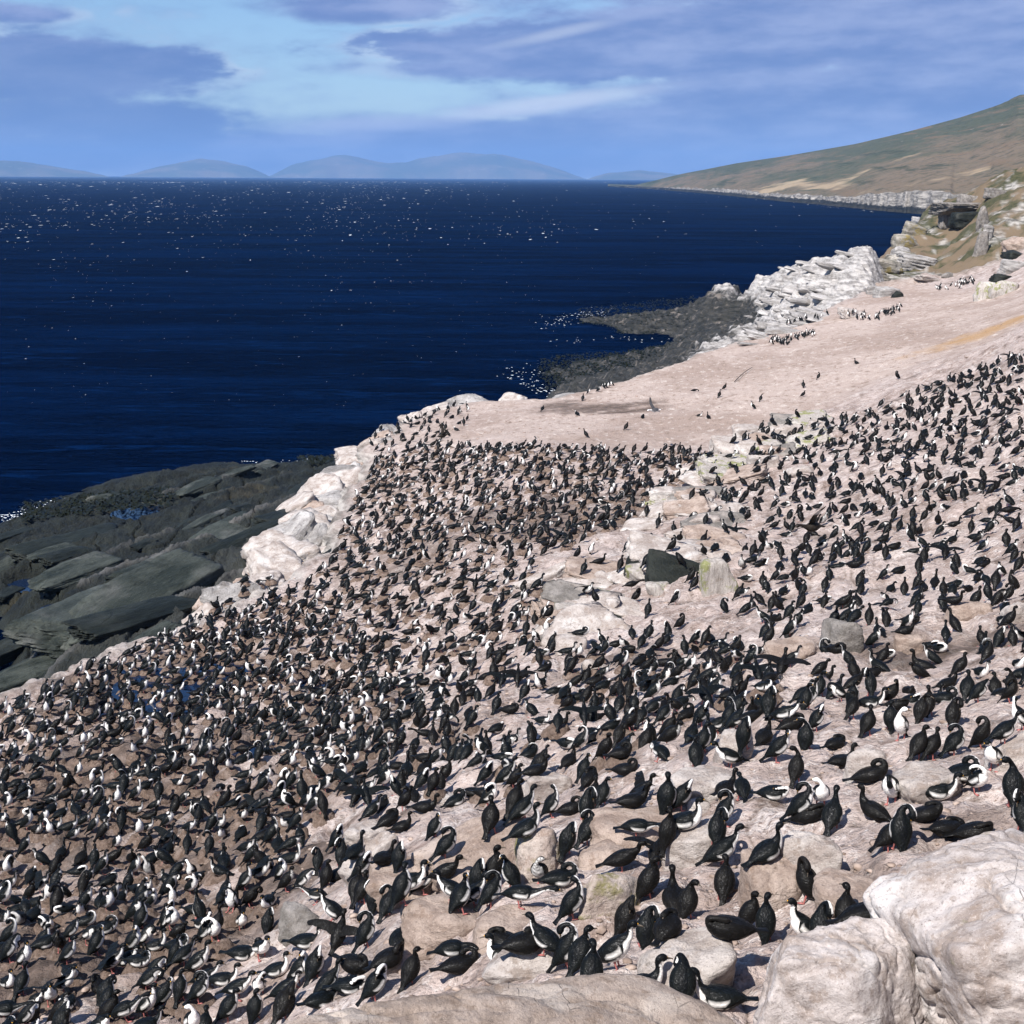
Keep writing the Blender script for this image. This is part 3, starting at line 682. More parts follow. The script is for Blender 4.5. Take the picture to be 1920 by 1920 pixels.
def build_outcrop():
    pts = np.array([at_drop(*q) for q in OUTC])
    extra = [(*bk(1400, 215), -1.5), (*bk(1480, 212), -1.5), (*bk(1560, 214), -1.0), (*bk(1640, 216), 1.0), (*bk(1500, 203), 6.0), (*bk(1600, 205), 6.5)]
    tp = TPS(OUTC, 1e-4)
    c2 = tp.co(np.array([e[0] for e in extra]), np.array([e[1] for e in extra]))
    tp.c = np.vstack([tp.co(pts[:, 0], pts[:, 1]), c2]); z = np.concatenate([pts[:, 2], [e[2] for e in extra]]); n = len(z)
    K = tp.k(tp.c[:, None] - tp.c[None]) + 1e-4 * np.eye(n); P = np.hstack([np.ones((n, 1)), tp.c])
    A = np.zeros((n + 3, n + 3)); A[:n, :n] = K; A[:n, n:] = P; A[n:, :n] = P.T
    w = np.linalg.solve(A, np.concatenate([z, np.zeros(3)])); tp.w = w[:n]; tp.a = w[n:]
    na, nr = 380, 280
    az = np.linspace(math.atan((900 - 960) / FPX), math.atan((1735 - 960) / FPX), na); rr = np.linspace(108, 224, nr)
    A_, Rr = np.meshgrid(az, rr, indexing='ij'); x = Rr * np.sin(A_); y = Rr * np.cos(A_)
    z = tp(x, y)
    up = smooth(z, -0.5, 0.8)
    s = z * 1.0 + 0.30 * x + 0.10 * y + 0.5 * fbm2(x * 0.15, y * 0.15, 3, 80)
    fr = s * 0.9 - np.floor(s * 0.9)
    step = np.where(fr < 0.75, fr / 0.75 * 0.3, 0.3 + (fr - 0.75) / 0.25 * 0.7) - fr
    z = z + up * (step * 1.0 + 0.9 * fbm2(x * 0.22, y * 0.14, 4, 81, ridged=True) * (0.5 + 0.5 * smooth(z, 1, 6)) + 0.35 * fbm2(x * 0.9, y * 0.6, 3, 82, ridged=True))
    lz, lsd = land_z(x, y, False); kk = smooth(lsd, -1.0, 3.0); z = np.where(lsd > -1.0, z * (1 - kk) + np.minimum(z, lz - 1.2) * kk, z)
    me = mesh_np('bedrock', np.stack([x, y, z], -1).reshape(-1, 3), grid_faces(na, nr)[:, ::-1])
    m, b, bs = material('outcrop_rock')
    p = pos(b); sep = b.n('ShaderNodeSeparateXYZ'); b.put(sep.inputs[0], p)
    n1 = b.noise(p, 0.35, 5, 0.6); ps = b.mapping(p, scale=(0.35, 0.35, 2.2), rot=(0.12, -0.32, 0)); n2 = b.noise(ps, 1.1, 6, 0.68); n3 = b.noise(p, 2.6, 5, 0.7)
    hz = b.math('ADD', sep.outputs[2], b.math('MULTIPLY', b.math('SUBTRACT', n1, 0.5), 4.5))
    white = b.sstep(hz, 4.9, 5.9)
    wc = b.mix(b.sstep(n2, 0.36, 0.6), (0.2, 0.185, 0.175), (0.52, 0.495, 0.475)); wc = b.mix(b.sstep(n3, 0.5, 0.7, 0, .6), wc, (0.62, 0.6, 0.585))
    dc = b.mix(b.sstep(n2, 0.35, 0.68), (0.012, 0.014, 0.013), (0.055, 0.053, 0.048)); dc = b.mix(b.sstep(b.noise(p, 0.5, 4, .65), 0.55, 0.68, 0, .8), dc, (0.19, 0.165, 0.145))
    b.put(bs.inputs['Base Color'], b.mix(white, dc, wc)); bs.inputs['Roughness'].default_value = 0.75; bs.inputs['Specular IOR Level'].default_value = 0.3
    bump(b, bs, b.math('ADD', n2, b.math('MULTIPLY', n3, 0.4)), 1.0, 0.6)
    e = bpy.data.objects.new('rock_outcrop', None); COL.objects.link(e); tag(e, 'white and black layered rock outcrop jutting into the sea beyond the sand', 'outcrop')
    link('bedrock', me, m, e)
    variants = []
    for i in range(6):
        V, F = rock_verts(300 + i, (1, 0.55, 0.26), 3, 12, 16, 0.09, 0.12)
        variants.append(mesh_np('slab', V, F, True)); variants[-1].materials.append(M_STRATA)
    zl = lambda X, Y: float(np.interp(Y, rr, np.zeros(nr)))
    rng = np.random.default_rng(5)
    rows = [((1400, 535), (1660, 505), 16, 13), ((1430, 545), (1640, 525), 14, 13), ((1470, 570), (1600, 545), 12, 13.5), ((1480, 600), (1560, 575), 12, 14), ((1450, 632), (1540, 612), 14, 14.2), ((1400, 650), (1440, 642), 5, 14.6)]
    from_grid = z
    for (a, b2, n, dr) in rows:
        for i in range(n):
            t = (i + rng.uniform(0.1, 0.9)) / n; px = a[0] + (b2[0] - a[0]) * t; py = a[1] + (b2[1] - a[1]) * t + rng.uniform(-9, 9)
            q = at_drop(px, py, dr); ia = int(np.clip((math.atan2(q[0], q[1]) - az[0]) / (az[1] - az[0]), 0, na - 1)); ir = int(np.clip((math.hypot(q[0], q[1]) - 108) / (rr[1] - rr[0]), 0, nr - 1))
            zz = max(from_grid[ia, ir], gz(q[0], q[1]))
            o = link('slab', variants[rng.integers(6)], None, e)
            sc = rng.uniform(1.0, 2.6); o.location = (q[0], q[1], zz + 0.1); sc *= rng.uniform(0.6, 1.1); o.scale = (sc * 1.25, sc * 1.2, sc * rng.uniform(0.6, 1.1)); o.rotation_euler = (R(rng.uniform(-6, 10)), R(rng.uniform(4, 16)), R(rng.uniform(-30, 20)))
    return (az, rr, z)
OUTG = build_outcrop()

# ------------------------------------------------------------------ headland across the bay
def build_headland():
    cp = np.array([1130, 1190, 1260, 1330, 1400, 1480, 1560, 1640, 1700, 1800, 1920, 2150, 2400.0])
    D = np.array([3700, 3250, 2600, 2100, 1720, 1420, 1230, 1070, 980, 900, 830, 760, 720.0])
    sil_x = np.array([1130, 1190, 1230, 1270, 1380, 1480, 1600, 1700, 1790, 1850, 1880, 1900, 1920, 2000, 2150, 2400.0])
    sil_y = np.array([349, 347, 338, 328, 306, 291, 270, 246, 221, 201, 190, 178, 176, 150, 110, 70.0])
    rid = np.interp(np.arange(1130, 2401), [1130, 1190, 1400, 1560, 1700, 1920, 2400], [3760, 3420, 2750, 2350, 2050, 1800, 1650])
    px = np.linspace(1140, 2300, 500); t = np.concatenate([np.linspace(0, 0.06, 60), np.linspace(0.065, 1.0, 130), np.linspace(1.04, 1.6, 14)])
    Dp = np.interp(px, cp, D); Rp = np.interp(px, np.arange(1130, 2401), rid); sy = np.interp(px, sil_x, sil_y)
    PX, T = np.meshgrid(px, t, indexing='ij'); Dg = np.interp(PX, px, Dp); Rg = np.interp(PX, px, Rp)
    el = np.array([math.asin(ray(a, s)[2]) for a, s in zip(px, sy)]); azs = np.array([math.atan2(*ray(a, 330)[:2]) for a in px])
    hr = H + np.tan(el) * Rp; hr = np.maximum(hr, 6.0)
    AZg = np.repeat(azs[:, None], len(t), 1); HR = np.repeat(hr[:, None], len(t), 1)
    wob = 1 + 0.025 * fbm2(PX * 0.05, T * 0 + 1, 4, 90)
    dist = (Dg + T * (Rg - Dg)) * (1 + (wob - 1) * (1 - np.clip(T, 0, 1)) ** 10)
    x = dist * np.sin(AZg); y = dist * np.cos(AZg)
    prof = 0.08 + 0.92 * np.clip((T - 0.05) / 0.95, 0, 1) ** 1.1
    cliff = smooth(T, 0.0, 0.03)
    cl = np.minimum(12, HR * 0.3) * (0.42 + 0.58 * smooth(PX, 1500, 1720) + 0.25 * fbm2(PX * 0.03, T * 0, 3, 93))
    z = -1.5 + (cl + 1.5) * cliff + np.maximum(HR - cl, 0) * np.clip((T - 0.025) / 0.975, 0, 1) ** 1.1
    z = np.where(T > 1, HR * (1 - (T - 1) * 1.2), z)
    shore = smooth(T, 0.05, 0.022)
    amp = np.clip(Dg / 1200, 0.8, 2.0)
    z = z + shore * cliff * (2.2 * amp * fbm2(x * 0.05 + z * 0.25, y * 0.05, 4, 91, ridged=True)) + (1 - shore) * np.minimum(HR * 0.04, 3.5) * fbm2(x * 0.006, y * 0.006, 5, 92) * (T < 0.99)
    crag = smooth(PX, 1860, 1905) * smooth(T, 0.9, 0.99) * (T < 1.1)
    z = z + crag * 5 * np.maximum(0, fbm2(x * 0.05, y * 0.02, 3, 94, ridged=True))
    me = mesh_np('headland', np.stack([x, y, z], -1).reshape(-1, 3), grid_faces(*T.shape)[:, ::-1])
    attr(me, 'shore', shore.ravel() * smooth(z, 0.5, 3).ravel()); attr(me, 'up', np.clip(T, 0, 1).ravel())
    m, b, bs = material('moorland')
    p = pos(b); sep = b.n('ShaderNodeSeparateXYZ'); b.put(sep.inputs[0], p)
    str_ = b.mapping(p, scale=(0.6, 0.32, 2.0), rot=(0, 0, 0.6))
    n1 = b.noise(str_, 0.006, 6, 0.6); n2 = b.noise(str_, 0.03, 5, 0.65); n3 = b.noise(p, 0.09, 4, 0.7)
    upn = getattr_node(b, 'up')
    mixv = b.math('ADD', b.math('ADD', b.math('MULTIPLY', n1, 0.9), b.math('MULTIPLY', n2, 0.55)), b.math('MULTIPLY', upn, 0.22))
    c = b.mix(b.sstep(mixv, 0.70, 0.92), (0.15, 0.118, 0.082), (0.070, 0.078, 0.050))
    c = b.mix(b.sstep(n3, 0.48, 0.66, 0, 0.7), c, (0.03, 0.036, 0.022))
    ln = b.noise(b.mapping(p, scale=(0.35, 0.12, 3.0), rot=(0, 0, 0.5)), 0.05, 5, 0.65); c = b.mix(b.sstep(ln, 0.55, 0.66, 0, 0.75), c, (0.145, 0.105, 0.068)); c = b.mix(b.sstep(ln, 0.42, 0.33, 0, 0.7), c, (0.028, 0.04, 0.022))
    tan = b.sstep(b.math('ADD', b.noise(b.mapping(str_, loc=(90, 30, 0)), 0.012, 4, 0.55), b.math('MULTIPLY', upn, -0.16)), 0.56, 0.63)
    c = b.mix(b.math('MULTIPLY', tan, 0.85), c, b.mix(n2, (0.26, 0.19, 0.115), (0.40, 0.32, 0.22)))
    bl = b.math('MULTIPLY', b.sstep(n3, 0.66, 0.72), b.sstep(upn, 0.45, 0.7)); c = b.mix(bl, c, (0.42, 0.41, 0.38))
    rs = b.noise(b.mapping(p, scale=(0.09, 0.09, 0.55), rot=(0, -0.75, 0)), 1.0, 5, 0.65)
    rc = b.mix(b.sstep(rs, 0.34, 0.70), (0.115, 0.108, 0.098), (0.38, 0.355, 0.325))
    lowz = b.sstep(b.math('ADD', sep.outputs[2], b.math('MULTIPLY', b.math('SUBTRACT', rs, 0.5), 5)), 4.6, 2.8)
    rc = b.mix(lowz, rc, (0.022, 0.024, 0.024))
    c = b.mix(b.sstep(b.math('ADD', getattr_node(b, 'shore'), b.math('MULTIPLY', b.math('SUBTRACT', n3, .5), .5)), 0.3, 0.6), c, rc)
    c = b.mix(b.math('MULTIPLY', lowz, 0.9), c, (0.022, 0.024, 0.024))
    b.put(bs.inputs['Base Color'], c); bs.inputs['Roughness'].default_value = 0.95; bs.inputs['Specular IOR Level'].default_value = 0.1
    bump(b, bs, b.math('ADD', b.math('ADD', n3, n2), b.math('MULTIPLY', rs, 0.5)), 0.8, 6.0)
    tag(link('headland', me, m), kind='structure')
    # broken rocks along the shore
    rng = np.random.default_rng(12); VV = []; FF = []; base = 0
    for i in range(70):
        ip = int(rng.uniform(16, 330)); jt = int(rng.uniform(12, 26)); c0 = np.array([x[ip, jt], y[ip, jt], z[ip, jt]])
        V, F = rock_verts(i % 9 + 500, (1, 0.6, 0.35), 1, 8, 14, 0.1)
        s = rng.uniform(0.5, 1.3) * amp[ip, jt] * (0.7 if px[ip] > 1600 else 0.9); a = rng.uniform(-0.9, -0.3); yw = rng.uniform(-.5, .5)
        Rm = np.array(Matrix.Rotation(yw, 3, 'Z') @ Matrix.Rotation(a, 3, 'Y'))
        VV.append((V * s) @ Rm.T + c0); FF.append(F + base); base += len(V)
    me = mesh_np('shore_rocks', np.vstack(VV), np.vstack(FF), False)
    tag(link('shore_rocks', me, mat_rock('shore_rock', (0.07, 0.067, 0.064), (0.30, 0.285, 0.265), (0.42, 0.4, 0.375), scale=0.08, bumpd=0.8)), 'pale jagged rocks along the foot of the headland', 'rocks', kind='stuff')
build_headland()

# ------------------------------------------------------------------ far islands
def build_islands():
    prof = [(-500, 318), (-200, 305), (0, 300), (60, 304), (120, 315), (180, 322), (250, 322), (300, 312), (340, 303), (380, 298), (420, 302), (470, 312), (510, 317), (550, 308), (600, 295), (640, 291), (690, 297), (730, 306), (760, 304), (800, 294), (850, 286), (900, 287), (960, 293), (1010, 305), (1050, 317), (1090, 324), (1150, 322), (1200, 318), (1240, 322), (1290, 328), (1340, 331)]
    xs = np.array([p[0] for p in prof], float); ys = np.array([p[1] for p in prof], float)
    segs = [(-500, 215, 17500, 'blue distant island at the left edge of the horizon'), (215, 520, 19000, 'low distant hill left of the two larger hills'), (490, 1110, 20500, 'long double-humped blue island on the middle of the horizon'), (1090, 1345, 18500, 'flat distant island just left of the headland tip')]
    m, b, bs = material('island_moor')
    p = pos(b); n1 = b.noise(p, 0.0012, 5, 0.6); n2 = b.noise(p, 0.006, 4, 0.65)
    c = b.mix(b.sstep(n1, 0.4, 0.6), (0.06, 0.07, 0.045), (0.13, 0.11, 0.075)); c = b.mix(b.sstep(n2, 0.6, 0.7, 0, 0.35), c, (0.3, 0.28, 0.25))
    b.put(bs.inputs['Base Color'], c); bs.inputs['Roughness'].default_value = 1.0; bs.inputs['Specular IOR Level'].default_value = 0.0
    for a, e, dist, lab in segs:
        px = np.linspace(a, e, 130); t = np.linspace(0, 1, 24)
        PX, T = np.meshgrid(px, t, indexing='ij')
        hor = np.array([float(np.interp(q, [0, 1920], [327, 338])) for q in px])
        hh = np.maximum(0, (hor - np.interp(px, xs, ys))) * 0.95 / FPX * dist
        edge = smooth(px, a, a + 60) * smooth(px, e, e - 60); hh = hh * edge + 18 * np.minimum(1, edge * 3)
        d = dist - 1500 + 3000 * T + 200 * fbm2(PX * 0.02, T * 2, 3, 110)
        az = np.array([math.atan2(*ray(q, 330)[:2]) for q in px])[:, None] + 0 * T
        pr = np.sin(np.pi * np.clip(T, 0, 1)) ** 0.8
        z = hh[:, None] * pr * (1 + 0.10 * fbm2(PX * 0.03, T * 5, 4, 111)) - 6
        me = mesh_np('distant_island', np.stack([d * np.sin(az), d * np.cos(az), z], -1).reshape(-1, 3), grid_faces(*T.shape)[:, ::-1])
        tag(link('distant_island', me, m), lab, 'island', 'blue islands along the horizon', kind='structure')
build_islands()

# ------------------------------------------------------------------ haze
def build_haze():
    bm = bmesh.new(); bmesh.ops.create_cube(bm, size=1.0)
    me = bpy.data.meshes.new('haze'); bm.to_mesh(me); bm.free()
    o = link('haze', me); o.scale = (53000, 29000, 480); o.location = (0, 12200, 234)
    m = bpy.data.materials.new('haze'); m.use_nodes = True; t = m.node_tree; t.nodes.clear()
    v = t.nodes.new('ShaderNodeVolumePrincipled'); v.inputs['Color'].default_value = (0.27, 0.52, 1.0, 1); v.inputs['Density'].default_value = 6.2e-5
    v.inputs['Anisotropy'].default_value = 0.0
    out = t.nodes.new('ShaderNodeOutputMaterial'); t.links.new(v.outputs[0], out.inputs['Volume'])
    me.materials.append(m); tag(o, 'pale blue sea haze', 'haze', kind='stuff')
build_haze()

# ------------------------------------------------------------------ foam
def build_foam():
    rng = np.random.default_rng(3); VV = []; FF = []; base = 0
    def patch(cx, cy, L, W, ang, n=7):
        nonlocal base
        a = np.linspace(0, 2 * math.pi, n, endpoint=False) + rng.uniform(0, 1)
        r = rng.uniform(0.45, 1.1, n); px = L * r * np.cos(a); py = W * r * np.sin(a)
        x = cx + px * math.cos(ang) - py * math.sin(ang); y = cy + px * math.sin(ang) + py * math.cos(ang)
        V = np.stack([np.append(x, cx), np.append(y, cy), np.append(np.full(n, 0.02), 0.03 + 0.1 * min(W, L))], -1)
        VV.append(V); FF.append(np.array([[i, (i + 1) % n, n] for i in range(n)]) + base); base += n + 1
    def sea_at(px, py): return at_drop(px, py, H)
    # whitecaps: denser towards the left and in wind streaks
    cnt = 0
    while cnt < 2600:
        px = rng.uniform(-150, 1500); v = rng.random()
        py = 341 + (v ** 2.0) * 420
        q = sea_at(px, py)
        w = vnoise2(np.array([px * 0.006]), np.array([py * 0.025]), 77)[0] * 0.5 + 0.5
        dens = (1.0 - 0.55 * smooth(px, 300, 1300)) * (0.15 + 1.2 * w ** 2) * (1.0 if py < 440 else 0.42) * (1 if py < 640 else .4)
        if rng.random() > dens: continue
        if px > 1050 and py > 350 and rng.random() < 0.75: continue
        d = np.hypot(q[0], q[1]); s = d / FPX
        L = s * rng.choice([0.8, 1.3, 2.2, 3.6], p=[.52, .3, .13, .05]) * (0.55 if py > 460 else 1.0) * rng.uniform(.35, 0.8)
        sn = max(0.012, H / d); patch(q[0], q[1], L * 1.2, min(L * 0.38 / sn, 7 * L), rng.uniform(-.15, .15), 6); cnt += 1
    # surf round the rocks
    def surf(pts, n, w, size):
        for i in range(n):
            k = rng.integers(len(pts) - 1); t = rng.random()
            px = pts[k][0] + (pts[k + 1][0] - pts[k][0]) * t + rng.normal() * w * 2; py = pts[k][1] + (pts[k + 1][1] - pts[k][1]) * t + rng.normal() * w * 0.5
            q = sea_at(px, py); s = rng.uniform(0.3, 1.0) * size
            patch(q[0], q[1], s, s * rng.uniform(.4, 1.2), rng.uniform(0, 3), 8)
    surf([(1030, 612), (1060, 598), (1110, 590), (1150, 585)], 110, 10, 0.22); surf([(1040, 640), (1150, 634), (1250, 640)], 30, 6, 0.18)
    surf([(965, 690), (990, 715), (1020, 730), (1060, 738)], 90, 10, 0.18); surf([(0, 975), (90, 948), (170, 928), (240, 905)], 260, 6, 0.12); surf([(250, 900), (420, 868), (640, 862)], 60, 3, 0.14)
    surf([(1190, 353), (1300, 363), (1480, 378), (1640, 398)], 90, 3, 1.0)
    m, b, bs = material('foam'); bs.inputs['Base Color'].default_value = (0.72, 0.77, 0.82, 1); bs.inputs['Roughness'].default_value = 0.8
    tag(link('sea_foam', mesh_np('sea_foam', np.vstack(VV), np.vstack(FF), False), m), 'small whitecaps and surf scattered over the dark blue sea', 'foam', kind='stuff')
build_foam()

# ------------------------------------------------------------------ kelp beds on the low rocks
def build_kelp():
    rng = np.random.default_rng(21); VV = []; FF = []; base = 0; az, rr, z = OUTG
    zones = [((1010, 655), (1290, 725), 2600, 1), ((1085, 575), (1330, 622), 1700, 1), ((40, 940), (330, 990), 900, 0), ((560, 855), (680, 885), 350, 0)]
    for (a, c, n, outc) in zones:
        for i in range(n):
            px = rng.uniform(a[0], c[0]); py = rng.uniform(a[1], c[1])
            q = at_drop(px, py, 20.6 if outc else 20.9)
            if outc:
                ia = int(np.clip((math.atan2(q[0], q[1]) - az[0]) / (az[1] - az[0]), 0, len(az) - 1)); ir = int(np.clip((math.hypot(q[0], q[1]) - rr[0]) / (rr[1] - rr[0]), 0, len(rr) - 1)); zz = z[ia, ir]
            else: zz = float(TPSH(np.array([q[0]]), np.array([q[1]]))[0]) + 0.2
            if zz < -0.5 or zz > 2.3: continue
            zz = max(zz, 0.02)
            L = rng.uniform(0.2, 0.55); w = rng.uniform(0.04, 0.11); an = rng.uniform(0, 6.28); ca, sa = math.cos(an), math.sin(an)
            P = np.array([(0, -w, 0), (0, w, .02), (L * .5, w * 1.2, .22), (L * .5, -w * 1.2, .2), (L, w * .4, 0.02), (L, -w * .4, 0)])
            P[:, 2] *= rng.uniform(0.1, 0.9)
            V = np.stack([q[0] + P[:, 0] * ca - P[:, 1] * sa, q[1] + P[:, 0] * sa + P[:, 1] * ca, zz + 0.05 + P[:, 2]], -1)
            VV.append(V); FF.append(np.array([[0, 3, 2, 1], [3, 5, 4, 2]]) + base); base += 6
    m, b, bs = material('kelp'); bs.inputs['Base Color'].default_value = (0.009, 0.011, 0.006, 1); bs.inputs['Roughness'].default_value = 0.45; bs.inputs['Specular IOR Level'].default_value = 0.2
    tag(link('kelp', mesh_np('kelp', np.vstack(VV), np.vstack(FF)), m), 'glossy dark kelp lying on the low wet rocks', 'kelp', kind='stuff')
build_kelp()

# ------------------------------------------------------------------ boulders and slabs of the colony
# foreground
rock(1925, 1835, 540, 470, M_FRONT, 'large smooth pale boulder filling the bottom right corner', depth=0.95, seed=11, dist=10.6, yaw=20, tilt=(-6, -14), sub=7, planes=11, rough=0.05, k=20, sinkf=0, grow=1, crease=0.05)
rock(1600, 1940, 300, 360, M_FRONT, 'pale rounded boulder leaning against the large corner boulder', depth=0.9, seed=16, dist=10.4, yaw=-15, tilt=(0, 8), sub=7, planes=12, rough=0.055, k=20, sinkf=0, grow=1, crease=0.05)
rock(1700, 1830, 150, 210, M_FRONT, 'upright rock wedged between the two corner boulders', depth=0.9, seed=21, dist=10.6, yaw=35, tilt=(0, 20), sub=5, planes=8, rough=0.06, k=9, sinkf=0, grow=1)
rock(965, 2160, 1330, 600, M_LEDGE, 'broad smooth brown-grey ledge along the bottom edge', depth=0.55, seed=8, dist=9.7, yaw=-4, tilt=(0, 7), sub=7, planes=10, rough=0.045, k=14, flat=0.62, crease=0.04, sinkf=0, grow=1, cat='ledge', name='rock_ledge')
